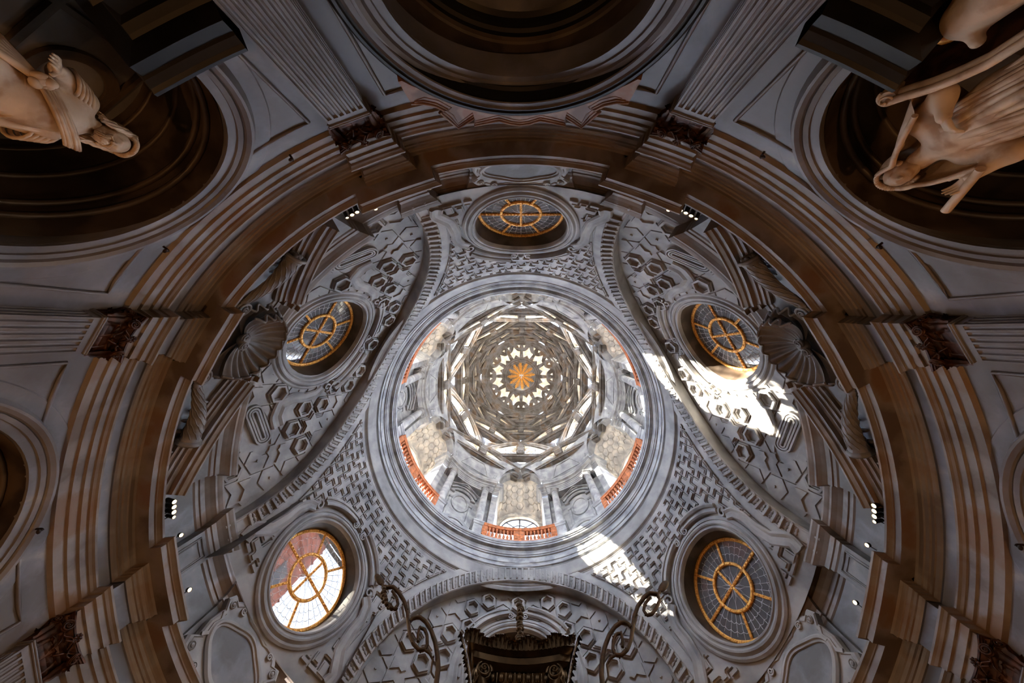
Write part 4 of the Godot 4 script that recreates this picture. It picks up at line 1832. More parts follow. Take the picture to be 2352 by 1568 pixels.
# ---------------------------------------------------------------- what lies behind the round windows
func gallery() -> void:
	var w := struct("wall_gallery")
	var mb := MB.new()
	var sky_gaps := [[196.0, 226.0]]
	# outer wall with a few openings: the lower-left window looks straight out
	var holes := []
	for q in [[86.0, 94.0, 15.6, 16.9], [197.0, 231.0, 8.4, 17.3], [157.5, 161.5, 12.4, 13.6], [20.0, 24.0, 12.6, 13.6]]:
		holes.append(PackedVector2Array([Vector2(q[0], q[2]), Vector2(q[1], q[2]), Vector2(q[1], q[3]), Vector2(q[0], q[3])]))
	patch(mb, PackedVector2Array([Vector2(0, -CY), Vector2(360, -CY), Vector2(360, 17.6), Vector2(0, 17.6)]), holes, cyl(11.6), 0.0, 3.0)
	patch(mb, PackedVector2Array([Vector2(0, -CY), Vector2(360, -CY), Vector2(360, 17.6), Vector2(0, 17.6)]), holes, cyl(11.9), 0.0, 3.0)
	obj("outer_wall", mb, M.gallery, w)
	mb = MB.new()
	rev(mb, [Vector2(9.2, 9.4), Vector2(11.6, 9.4)], 0, 360)
	rev(mb, [Vector2(9.2, 9.2), Vector2(11.6, 9.2)], 0, 360)
	obj("gallery_floor", mb, M.gallery, w)
	mb = MB.new()
	rev(mb, [Vector2(11.9, 17.6), Vector2(9.6, 18.0), Vector2(7.6, 18.15)], 226, 556)
	rev(mb, [Vector2(11.9, 17.9), Vector2(9.6, 18.3)], 226, 556)
	obj("gallery_roof", mb, M.gallery, w)
	# cross walls keep the open bay's daylight out of the rest
	mb = MB.new()
	for a in [192.0, 229.0]:
		mb.quad(pc(a, 8.3, 9.3), pc(a, 11.6, 9.3), pc(a, 11.6, 17.9), pc(a, 7.4, 17.9))
	obj("cross_wall", mb, M.gallery, w)
	# lattice in the small outer opening behind the top window
	mb = MB.new()
	for k in 7:
		var a := 86.5 + k * 1.2
		mb.tube(PackedVector3Array([pc(a, 11.7, 15.6), pc(a, 11.7, 16.9)]), 0.03, 5)
	for k in 5:
		var a := 86.5 + k * 1.6
		mb.tube(PackedVector3Array([pc(a, 11.68, 15.6), pc(a + 1.6, 11.68, 16.9)]), 0.05, 5)
		mb.tube(PackedVector3Array([pc(a + 1.6, 11.68, 15.6), pc(a, 11.68, 16.9)]), 0.05, 5)
	obj("lattice", mb, M.bar, w)
	mb = MB.new()
	for k in 4:
		mb.tube(PackedVector3Array([pc(157.5, 11.7, 12.5 + 0.28 * k), pc(161.5, 11.7, 12.6 + 0.28 * k)]), 0.05, 5)
		mb.tube(PackedVector3Array([pc(20.0, 11.7, 12.7 + 0.28 * k), pc(24.0, 11.7, 12.8 + 0.28 * k)]), 0.05, 5)
	obj("louvre", mb, M.bar, w)
	# brick tower outside
	var t := thing("brick_tower", "salmon brick tower seen through the lower-left round window", "tower")
	var at := pc(213.0, 19.0, 0.0)
	var b := Basis(Vector3.UP, deg_to_rad(-215.0 + 30.0))
	mb = MB.new()
	mb.box(Vector3(at.x, 10.0, at.z), Vector3(3.0, 36.0, 3.0), b, 0.1)
	obj("shaft", mb, M.brick, t)
	mb = MB.new()
	for q in [[28.1, 3.3, 0.25], [28.4, 3.6, 0.3], [24.0, 3.2, 0.25]]:
		mb.box(Vector3(at.x, q[0], at.z), Vector3(q[1], q[2], q[1]), b, 0.05)
	obj("cornice", mb, M.brick, t)
	mb = MB.new()
	for s in [-1.0, 1.0]:
		for e in [[0, 1], [1, 0]]:
			mb.box(Vector3(at.x, 21.0, at.z) + b * Vector3(s * 1.52 * e[0], 0, s * 1.52 * e[1]), Vector3(0.9 if e[1] else 0.06, 3.0, 0.9 if e[0] else 0.06), b, 0.01)
	obj("blind_window", mb, M.dark, t)
	mb = MB.new()
	for k in 12:
		mb.box(Vector3(at.x, 14.0 + k * 1.1, at.z), Vector3(3.06, 0.07, 3.06), b, 0.01)
	obj("brick_course", mb, M.brick, t)


# ---------------------------------------------------------------- the six round windows
func wmap(c: float, hc: float, base: float) -> Callable:
	var f := shell_frame(c, hc, 0.0)
	return func(x: float, y: float, o: float) -> Vector3:
		var p := f * Vector3(x, y, 0)
		return sm(rad_to_deg(atan2(p.z, p.x)), p.y - CY, o + base)


func mapped_ring(mb: MB, mp: Callable, prof: Array, n := 56, a0 := 0.0, a1 := TAU) -> void:
	for j in prof.size() - 1:
		var ra := PackedVector3Array()
		var rb := PackedVector3Array()
		for k in n + 1:
			var g := a0 + (a1 - a0) * k / n
			ra.append(mp.call(prof[j].x * cos(g), prof[j].x * sin(g), prof[j].y))
			rb.append(mp.call(prof[j + 1].x * cos(g), prof[j + 1].x * sin(g), prof[j + 1].y))
		mb.strip(ra, rb)


# moulding along a polyline in the window's plane; sec: Vector2(across, towards the axis); wd scales it along the line
func ribbon(mb: MB, mp: Callable, pts: PackedVector2Array, sec: Array, w0 := 1.0, w1 := 1.0) -> void:
	var n := pts.size()
	var rows := []
	for k in n:
		var d := (pts[mini(k + 1, n - 1)] - pts[maxi(k - 1, 0)]).normalized()
		var s := Vector2(-d.y, d.x)
		var w := lerpf(w0, w1, float(k) / (n - 1))
		var row := PackedVector3Array()
		for q in sec:
			var p: Vector2 = pts[k] + s * q.x * w
			row.append(mp.call(p.x, p.y, q.y))
		rows.append(row)
	for j in sec.size() - 1:
		var ra := PackedVector3Array()
		var rb := PackedVector3Array()
		for k in n:
			ra.append(rows[k][j])
			rb.append(rows[k][j + 1])
		mb.strip(ra, rb)
	mb.fan(rows[0])
	mb.fan(rows[n - 1])


func curve2(a: Array, n := 24) -> PackedVector2Array:
	var c := Curve2D.new()
	for k in range(0, a.size(), 2):
		var p := Vector2(a[k], a[k + 1])
		var pv := Vector2(a[maxi(k - 2, 0)], a[maxi(k - 1, 1)])
		var nx := Vector2(a[mini(k + 2, a.size() - 2)], a[mini(k + 3, a.size() - 1)])
		var t := (nx - pv) * 0.17
		c.add_point(p, -t, t)
	var out := PackedVector2Array()
	for k in n + 1:
		out.append(c.sample_baked(c.get_baked_length() * k / n))
	return out


func spiral2(c: Vector2, r: float, a0: float, hand: float, turns := 1.8, n := 30) -> PackedVector2Array:
	var out := PackedVector2Array()
	for k in n + 1:
		var q := float(k) / n
		var a := a0 + hand * q * turns * TAU
		out.append(c + Vector2(cos(a), sin(a)) * r * (1.0 - 0.85 * q))
	return out


func windows() -> void:
	var sites := [[90.0, WP, 0.0, "top", "dark round window with gold bars at the top, above the top cartouche"], [210.0, WP, 0.0, "", "bright round gold-barred window at the lower left with white sky and brick behind"], [330.0, WP, 0.0, "", "round gold-barred window at the lower right with dull mauve panes"], [150.0, WL, -0.45, "", "dark round gold-barred window above the left scallop shell"], [30.0, WL, -0.45, "", "round gold-barred window above the right scallop shell, next to the sunlit patch"], [270.0, WL, -0.45, "", "round window in the bottom lunette, mostly hidden by the altar canopy"]]
	for w in 6:
		var q: Array = sites[w]
		var t := struct("window_%d" % (w + 1), q[4])
		var c: float = q[0]
		var hc: float = q[1]
		var base: float = q[2]
		var mp := wmap(c, hc, base)
		var mb := MB.new()
		mapped_ring(mb, mp, pr([2.10, -0.02, 2.10, 0.06, 2.04, 0.10, 1.98, 0.10, 1.97, 0.07, 1.94, 0.10, 1.90, 0.145, 1.85, 0.15, 1.80, 0.12, 1.79, 0.08, 1.75, 0.08, 1.73, 0.11, 1.69, 0.11, 1.66, 0.07, 1.64, 0.02, 1.62, -0.03]))
		obj("stone_frame", mb, M.upper, t)
		var gx := shell_frame(c, hc, base - 0.42)
		mb = MB.new()
		var ra := PackedVector3Array()
		var rb := PackedVector3Array()
		for k in 57:
			var g := TAU * k / 56
			ra.append(mp.call(1.62 * cos(g), 1.62 * sin(g), -0.03))
			rb.append(gx * Vector3(1.53 * cos(g), 1.53 * sin(g), -0.04))
		mb.strip(ra, rb)
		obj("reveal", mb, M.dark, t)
		# gold bars
		var rz := Transform3D(Basis(Vector3.RIGHT, PI / 2), Vector3.ZERO)
		for rr in [[1.49, 0.055], [0.70, 0.05]]:
			mb = MB.new()
			mb.lathe(pr([rr[0] - rr[1], -0.03, rr[0] - rr[1], 0.03, rr[0] - rr[1] * 0.5, 0.05, rr[0] + rr[1] * 0.5, 0.05, rr[0] + rr[1], 0.03, rr[0] + rr[1], -0.03]), 64, gx * rz)
			var nb := int(rr[0] * 28)
			for k in nb:
				var g := TAU * k / nb
				mb.ball(gx * Vector3(rr[0] * cos(g), rr[0] * sin(g), 0.05), Vector3(0.032, 0.032, 0.022), 6, 4, gx.basis)
			obj("gold_ring", mb, M.gold, t)
		var bars := []
		for k in 6:
			var g := deg_to_rad(60.0 * k)
			bars.append([Vector2(cos(g), sin(g)) * 0.74, Vector2(cos(g), sin(g)) * 1.46])
		bars.append([Vector2(-0.67, 0), Vector2(0.67, 0)])
		bars.append([Vector2(0, -0.67), Vector2(0, 0.67)])
		for b in bars:
			mb = MB.new()
			var d: Vector2 = (b[1] - b[0]).normalized()
			var ln: float = b[0].distance_to(b[1])
			var bx := Basis(Vector3(d.x, d.y, 0), Vector3(-d.y, d.x, 0), Vector3.BACK)
			var mid: Vector2 = (b[0] + b[1]) * 0.5
			mb.box(gx * Vector3(mid.x, mid.y, 0), Vector3(ln, 0.085, 0.06), gx.basis * bx, 0.012)
			for k in int(ln / 0.12):
				var p: Vector2 = b[0] + d * 0.12 * (k + 0.5)
				mb.ball(gx * Vector3(p.x, p.y, 0.035), Vector3(0.04, 0.022, 0.022), 6, 4, gx.basis * bx)
			obj("gold_bar", mb, M.gold, t)
		# leaded panes
		mb = MB.new()
		var lead := func(pts: Array) -> void:
			var p := PackedVector3Array()
			for e in pts:
				p.append(gx * Vector3(e.x, e.y, -0.02))
			mb.tube(p, 0.0085, 4)
		for k in 36:
			var g := TAU * k / 36
			var dd := Vector2(cos(g), sin(g))
			if k % 6:
				lead.call([dd * 0.76, dd * (1.44 if k % 2 else 1.36)])
			for rr in [0.98, 1.22]:
				var arc := []
				for e in 5:
					var h := g + TAU / 36 * e / 4.0
					arc.append(Vector2(cos(h), sin(h)) * (rr + 0.05 * sin(PI * e / 4.0)))
				lead.call(arc)
		for k in 12:
			var g := TAU * (k + 0.5) / 12
			var dd := Vector2(cos(g), sin(g))
			var s := Vector2(-sin(g), cos(g))
			lead.call([Vector2.ZERO, dd * 0.28 + s * 0.055, dd * 0.46, dd * 0.28 - s * 0.055, Vector2.ZERO])
			lead.call([dd * 0.46, dd * 0.66])
		obj("leading", mb, M.lead, t)
		for k in 6:
			mb = MB.new()
			var row0 := PackedVector3Array()
			var row1 := PackedVector3Array()
			for e in 9:
				var g := deg_to_rad(60.0 * k + 7.5 * e)
				row0.append(gx * Vector3(0.72 * cos(g), 0.72 * sin(g), -0.025))
				row1.append(gx * Vector3(1.5 * cos(g), 1.5 * sin(g), -0.025))
			mb.strip(row0, row1)
			obj("pane", mb, M.dusty, t)
		for k in 4:
			mb = MB.new()
			var row := PackedVector3Array([gx * Vector3(0, 0, -0.025)])
			for e in 9:
				var g := deg_to_rad(90.0 * k + 11.25 * e)
				row.append(gx * Vector3(0.72 * cos(g), 0.72 * sin(g), -0.025))
			mb.fan(row)
			obj("pane", mb, M.dusty, t)
		# hood of two broken arcs with scrolls, and ribbons down to the shelf
		var sec := pr([-0.17, 0.0, -0.17, 0.12, -0.12, 0.17, -0.06, 0.17, -0.05, 0.13, 0.03, 0.13, 0.04, 0.2, 0.12, 0.25, 0.17, 0.25, 0.18, 0.0])
		for s in [-1.0, 1.0]:
			mb = MB.new()
			var arc := PackedVector2Array()
			for k in 17:
				var g := deg_to_rad(lerpf(80.0, 33.0, k / 16.0))
				arc.append(Vector2(s * cos(g), sin(g)) * 2.36)
			ribbon(mb, mp, arc, sec)
			obj("hood", mb, M.upper, t)
			mb = MB.new()
			ribbon(mb, mp, spiral2(Vector2(s * 0.30, 2.16), 0.16, 0.3 if s > 0 else PI - 0.3, s), pr([-0.028, 0.02, -0.028, 0.12, 0.028, 0.12, 0.028, 0.02]), 1.0, 0.6)
			obj("scroll", mb, M.upper, t)
			mb = MB.new()
			var line: PackedVector2Array
			if base == 0.0:
				line = curve2([s * 2.02, 0.82, s * 2.28, 0.62, s * 2.42, 0.2, s * 2.36, -0.3, s * 2.42, -0.9, s * 2.8, -1.45, s * 2.7, -1.75], 24)
			else:
				line = curve2([s * 2.05, 0.75, s * 2.3, 0.5, s * 2.42, 0.0, s * 2.4, -0.5, s * 2.6, -0.95, s * 3.1, -1.05, s * 3.5, -0.9], 24)
			ribbon(mb, mp, line, pr([-0.2, 0.0, -0.2, 0.12, -0.15, 0.16, -0.05, 0.13, 0.05, 0.13, 0.14, 0.18, 0.2, 0.15, 0.2, 0.0]), 0.9, 1.2)
			ribbon(mb, mp, spiral2(Vector2(s * 2.02, 0.98), 0.2, 0.0 if s > 0 else PI, s, 1.2, 20), pr([-0.035, 0.0, -0.035, 0.16, 0.035, 0.16, 0.035, 0.0]), 1.0, 0.7)
			obj("ribbon", mb, M.upper, t)
			if base != 0.0:
				mb = MB.new()
				for e in [[0.27, 0.06, 0.05], [0.17, 0.05, 0.05], [0.08, 0.05, 0.05]]:
					var oval := PackedVector2Array()
					for k in 29:
						var g := TAU * k / 28
						var ox: float = cos(g) * e[0] + (0.52 if cos(g) > 0 else -0.52)
						var oy: float = sin(g) * e[0]
						oval.append(Vector2(s * 3.35, -1.62) + Vector2(ox * s, oy).rotated(s * 0.42))
					ribbon(mb, mp, oval, pr([-0.035, 0.0, -0.03, 0.11, 0.03, 0.11, 0.035, 0.0]))
				obj("oval_panel", mb, M.upper, t)


func details() -> void:
	pediments()
	cartouches()
	lamps()
	altar()
	statues()
	fixings()


# local metres on the wall: x along phi from c at radius r
func lmap(c: float, r: float) -> Callable:
	var k := rad_to_deg(1.0 / r)
	return func(x: float, y: float, o: float) -> Vector3: return pc(c + x * k, r - o, y)


const RB := 8.73
func pediments() -> void:
	var sides := {150: "left", 30: "right"}
	for c in sides:
		var mp := lmap(c, RB)
		for s in [-1.0, 1.0]:
			# along phi: on the left side of the chapel a larger phi is further down the picture
			var low: bool = (s > 0) == (c == 150)
			var where: String = "%s of the %s scallop shell" % ["below" if low else "above", sides[c]]
			var t := thing("raking_pediment", "sloping brown moulded half pediment, just %s" % where, "pediment", Transform3D.IDENTITY)
			var mb := MB.new()
			var line := PackedVector2Array()
			for k in 13:
				var q := k / 12.0
				line.append(Vector2(s * lerpf(4.05, 1.35, q), lerpf(8.08, 9.62, q)))
			var up: float = s
			var sec := []
			for q in [[-0.30, -0.02], [-0.30, 0.10], [-0.24, 0.12], [-0.22, 0.17], [-0.14, 0.18], [-0.12, 0.23], [-0.02, 0.25], [0.0, 0.36], [0.10, 0.37], [0.11, 0.42], [0.2, 0.46], [0.22, 0.50], [0.27, 0.50], [0.29, -0.02]]:
				sec.append(Vector2(-q[0] * up, q[1]))
			ribbon(mb, mp, line, sec)
			obj("raking_cornice", mb, M.trim, t)
			mb = MB.new()
			var p0 := line[12]
			for e in [[0.0, 0.30, 0.52, 0.06], [-0.10, 0.26, 0.40, 0.1], [-0.26, 0.22, 0.26, 0.12]]:
				var a := PackedVector2Array([Vector2(p0.x - s * 0.0, p0.y + e[0] + 0.28), Vector2(p0.x - s * 0.16, p0.y + e[0] + 0.30), Vector2(p0.x - s * 0.16, p0.y + e[0] + 0.30 - e[3]), Vector2(p0.x, p0.y + e[0] + 0.28 - e[3])])
				ringside(mb, a, 0.0, a, e[2], mp)
				capf(mb, a, e[2], mp)
			obj("return", mb, M.trim, t)
			# rounded slots under the slope
			for k in 6:
				mb = MB.new()
				var q := 0.34 + k * 0.085
				var m := Vector2(s * lerpf(4.05, 1.35, q), lerpf(8.08, 9.62, q)) + Vector2(-s * 0.10, -0.52)
				var cap := PackedVector3Array()
				for e in 5:
					var f := e / 4.0 - 0.5
					cap.append(mp.call(m.x + s * 0.10 * f, m.y + 0.34 * f, 0.08))
				mb.tube(cap, PackedFloat32Array([0.02, 0.05, 0.055, 0.05, 0.02]), 7)
				obj("gadroon", mb, M.attic, t)
			# horn of plenty lying on the cornice
			t = thing("cornucopia", "carved stone horn of plenty lying on the cornice, %s" % where, "cornucopia")
			mb = MB.new()
			var pts := PackedVector3Array()
			var rad := PackedFloat32Array()
			for k in 41:
				var q := k / 40.0
				var x: float = s * lerpf(1.15, 2.80, q)
				var y := 8.12 + 0.20 * sin(q * 2.2) + 0.14 * q
				var o := 0.28 + 0.10 * sin(q * PI)
				pts.append(mp.call(x, y, o))
				rad.append((0.085 + 0.13 * pow(q, 1.1)) * (1.0 + 0.05 * sin(q * 40.0)))
			mb.tube(pts, rad, 16)
			obj("horn", mb, M.attic, t)
			mb = MB.new()
			for k in 9:
				var ang := TAU * k / 9
				var pts2 := PackedVector3Array()
				for e in 21:
					var q := 0.1 + 0.85 * e / 20.0
					var i0 := int(q * 39.0)
					var d := (pts[i0 + 1] - pts[i0]).normalized()
					var u := d.cross(Vector3.UP).normalized()
					var v := u.cross(d)
					pts2.append(pts[i0] + (u * cos(ang + q * 5.0) + v * sin(ang + q * 5.0)) * rad[i0] * 0.99)
				mb.tube(pts2, 0.016, 5)
			obj("twisted_rib", mb, M.attic, t)
			mb = MB.new()
			var dd := (pts[40] - pts[38]).normalized()
			var bs := Basis(dd.cross(Vector3.UP).normalized(), dd, dd.cross(Vector3.UP).normalized().cross(dd))
			mb.lathe(pr([0.21, -0.05, 0.26, -0.02, 0.28, 0.03, 0.26, 0.07, 0.21, 0.06, 0.18, 0.0]), 24, Transform3D(bs, pts[40]), 0, 360, true)
			obj("lip", mb, M.attic, t)
			mb = MB.new()
			for k in 9:
				var a := k * 2.4
				mb.ball(pts[40] + dd * 0.06 + bs * Vector3(cos(a) * 0.045 * sqrt(k), 0, sin(a) * 0.045 * sqrt(k)), Vector3.ONE * 0.07, 9, 6)
			obj("fruit", mb, M.attic, t)
			mb = MB.new()
			volute(mb, Vector3.ZERO, 0.20, 0.10, Basis(), -s, 1.9)
			var vx := wallf(c + s * rad_to_deg(1.0 / RB) * 1.02, RB - 0.36, 8.18)
			inst("tail_scroll", mb.mesh(), M.attic, t, vx)
		# the shell between them
		var sh := thing("scallop_shell", "large carved scallop shell below the %s round window" % sides[c], "shell", wallf(c, RB, 8.5))
		for lay in 2:
			var mb := MB.new()
			var rows := []
			for a in 12:
				var q := a / 11.0
				var row := PackedVector3Array()
				for k in 105:
					var u := k / 104.0
					var g := deg_to_rad(lerpf(-32.0, 212.0, u))
					var rr := (0.16 + (0.80 if lay == 0 else 0.95) * q) * (1.0 + 0.045 * q * cos(u * 13.0 * TAU))
					var dep := 0.26 + 0.40 * q * q - 0.07 * q * cos(u * 13.0 * TAU) - 0.22 * lay * (0.4 + q) + 0.04
					row.append(Vector3(cos(g) * rr * 0.98, 0.42 + sin(g) * rr * 0.95, maxf(0.02, dep)))
				rows.append(row)
			mb.grid(rows)
			obj("fan", mb, M.attic, sh)
			mb = MB.new()
			var rim := PackedVector3Array(rows[11])
			mb.tube(rim, 0.035, 6)
			obj("rim", mb, M.attic, sh)
		var hb := MB.new()
		hb.ball(Vector3(0, 0.40, 0.30), Vector3(0.17, 0.15, 0.14), 14, 8)
		volute(hb, Vector3(0.12, 0.36, 0.42), 0.12, 0.06, Basis(), 1.0, 1.8)
		volute(hb, Vector3(-0.14, 0.30, 0.40), 0.12, 0.06, Basis(), -1.0, 1.8)
		obj("hinge_scroll", hb, M.attic, sh)


func cartouches() -> void:
	var places := {90: "under the top round window", 210: "at the lower left, beside the bright window", 330: "at the lower right, beside the mauve window"}
	var proto: Node3D
	for c in places:
		var lab: String = "carved grey cartouche with lobed oval panel, " + places[c]
		if proto:
			dup(proto, turn(c - 90.0), lab)
			continue
		proto = thing("cartouche", lab, "cartouche", Transform3D.IDENTITY)
		var mp := lmap(90.0, 9.0)
		var half := [[0.0, 9.98], [0.45, 9.93], [0.62, 9.98], [0.98, 9.96], [1.12, 9.80], [1.30, 9.84], [1.40, 9.62], [1.22, 9.42], [1.30, 9.0], [1.22, 8.62], [1.42, 8.42], [1.30, 8.18], [1.0, 8.22], [0.6, 8.10], [0.0, 8.12]]
		var poly := PackedVector2Array()
		for q in half:
			poly.append(Vector2(q[0], q[1]))
		for k in range(half.size() - 2, 0, -1):
			poly.append(Vector2(-half[k][0], half[k][1]))
		var mb := MB.new()
		ringside(mb, poly, 0.0, poly, 0.16, mp)
		ringside(mb, poly, 0.16, scaled(poly, 0.96), 0.20, mp)
		ringside(mb, scaled(poly, 0.96), 0.20, scaled(poly, 0.9), 0.20, mp)
		ringside(mb, scaled(poly, 0.9), 0.20, scaled(poly, 0.88), 0.17, mp)
		patch(mb, scaled(poly, 0.88), [], mp, 0.17, 0.2)
		obj("plate", mb, M.upper, proto)
		var lob := PackedVector2Array()
		for k in 65:
			var g := TAU * k / 64
			var rr := 1.0 + 0.10 * cos(2.0 * g) + 0.07 * cos(4.0 * g) 
			lob.append(Vector2(cos(g) * 0.90 * rr, 9.02 + sin(g) * 0.66 * rr))
		mb = MB.new()
		ribbon(mb, mp, lob, pr([-0.10, 0.15, -0.10, 0.22, -0.05, 0.26, 0.0, 0.26, 0.02, 0.22, 0.07, 0.22, 0.08, 0.15]))
		obj("lobed_moulding", mb, M.upper, proto)
		mb = MB.new()
		patch(mb, scaled(lob.slice(0, 64), 0.93), [], mp, 0.185, 0.2)
		obj("field", mb, M.attic, proto)
		for q in [[1.16, 9.62], [-1.16, 9.62], [1.14, 8.38], [-1.14, 8.38]]:
			mb = MB.new()
			var f := wallf(90.0 + q[0] * rad_to_deg(1.0 / 9.0), 9.0, q[1])
			mb.lathe(pr([0.10, 0.17, 0.10, 0.22, 0.075, 0.24, 0.06, 0.22, 0.05, 0.21, 0.045, 0.24, 0.0, 0.26]), 20, f * Transform3D(Basis(Vector3.RIGHT, PI / 2), Vector3.ZERO))
			obj("rosette", mb, M.upper, proto)
		for q in [[0.78, 9.80, 1.0], [-0.78, 9.80, -1.0], [0.72, 8.24, -1.0], [-0.72, 8.24, 1.0]]:
			mb = MB.new()
			ribbon(mb, mp, spiral2(Vector2(q[0], q[1]), 0.10, 0.0, q[2], 1.6, 22), pr([-0.02, 0.18, -0.02, 0.24, 0.02, 0.24, 0.02, 0.18]), 1.0, 0.7)
			obj("scroll", mb, M.upper, proto)
		for s in [-1.0, 1.0]:
			mb = MB.new()
			ribbon(mb, mp, curve2([s * 1.2, 9.35, s * 1.08, 9.2, s * 1.14, 9.0, s * 1.08, 8.8, s * 1.2, 8.65], 14), pr([-0.05, 0.18, -0.04, 0.23, 0.04, 0.23, 0.05, 0.18]))
			obj("strap", mb, M.upper, proto)


func spot(called: String, label: String, at: Vector3, dir: Vector3, ln: float, rad: float, e: float, group: String) -> void:
	var u := dir.normalized()
	var b := Basis(u.cross(Vector3.UP).normalized(), u, u.cross(Vector3.UP).normalized().cross(u))
	var t := thing(called, label, "spotlight", Transform3D(b, at), group)
	var mb := MB.new()
	mb.lathe(pr([0.0, -ln, rad * 0.8, -ln, rad, -ln * 0.9, rad, 0.0, rad * 0.9, 0.0, rad * 0.86, -0.03]), 18)
	obj("body", mb, M.lamp, t)
	mb = MB.new()
	mb.lathe(pr([0.0, -0.012, rad * 0.86, -0.02]), 18)
	obj("lamp_face", mb, M.glow, t)
	mb = MB.new()
	mb.tube(PackedVector3Array([Vector3(0, -ln * 0.5, 0), b.inverse() * Vector3(0, -0.2, 0) + Vector3(0, -ln * 0.6, 0)]), 0.012, 5)
	obj("bracket", mb, M.lamp, t)
	var l := SpotLight3D.new()
	l.name = called + "_beam"
	l.light_color = Color(1.0, 0.84, 0.66)
	l.light_energy = e
	l.light_size = rad * 0.8
	l.spot_angle = 38.0
	l.spot_range = 60.0
	l.spot_attenuation = 2.0
	l.shadow_enabled = true
	add_child(l, true)
	l.look_at_from_position(at + u * 0.03, at + u, Vector3.UP)


func lamps() -> void:
	var cl := [[117.0, 1.0, "upper-left", "top"], [62.9, -1.0, "upper-right", "top"], [177.8, 0.9, "left", "top"], [3.7, -0.9, "right", "top"]]
	var ord := ["first", "second", "third", "fourth"]
	for q in cl:
		for k in 4:
			var at := pc(q[0] + q[1] * 0.95 * k, 8.30, 8.10)
			var inw := Vector3(-at.x, 0, -at.z).normalized()
			spot("spotlight", "black cylinder spotlight on the cornice, %s of the four in the %s row" % [ord[k], q[2]], at, inw + Vector3.DOWN * 0.3, 0.30, 0.054 if k < 3 else 0.040, 1.2, "cornice spotlights")
	for q in [[116.0, 8.5, 8.75, "beside the upper-left spotlight row"], [106.0, 8.55, 8.85, "on the upper-left pedestal, right side"], [73.8, 8.55, 8.85, "on the upper-right pedestal, left side"], [63.7, 8.5, 8.75, "beside the upper-right spotlight row"], [184.7, 8.5, 8.45, "below the left spotlight row"], [194.1, 8.5, 8.45, "beside the lower-left cartouche"], [356.0, 8.5, 8.45, "below the right spotlight row"], [346.2, 8.5, 8.5, "beside the lower-right cartouche"]]:
		var at := pc(q[0], q[1], q[2])
		var inw := Vector3(-at.x, 0, -at.z).normalized()
		spot("floodlight", "small warm floodlight " + String(q[3]), at, inw + Vector3.DOWN * 0.35, 0.10, 0.05, 0.7, "attic floodlights")


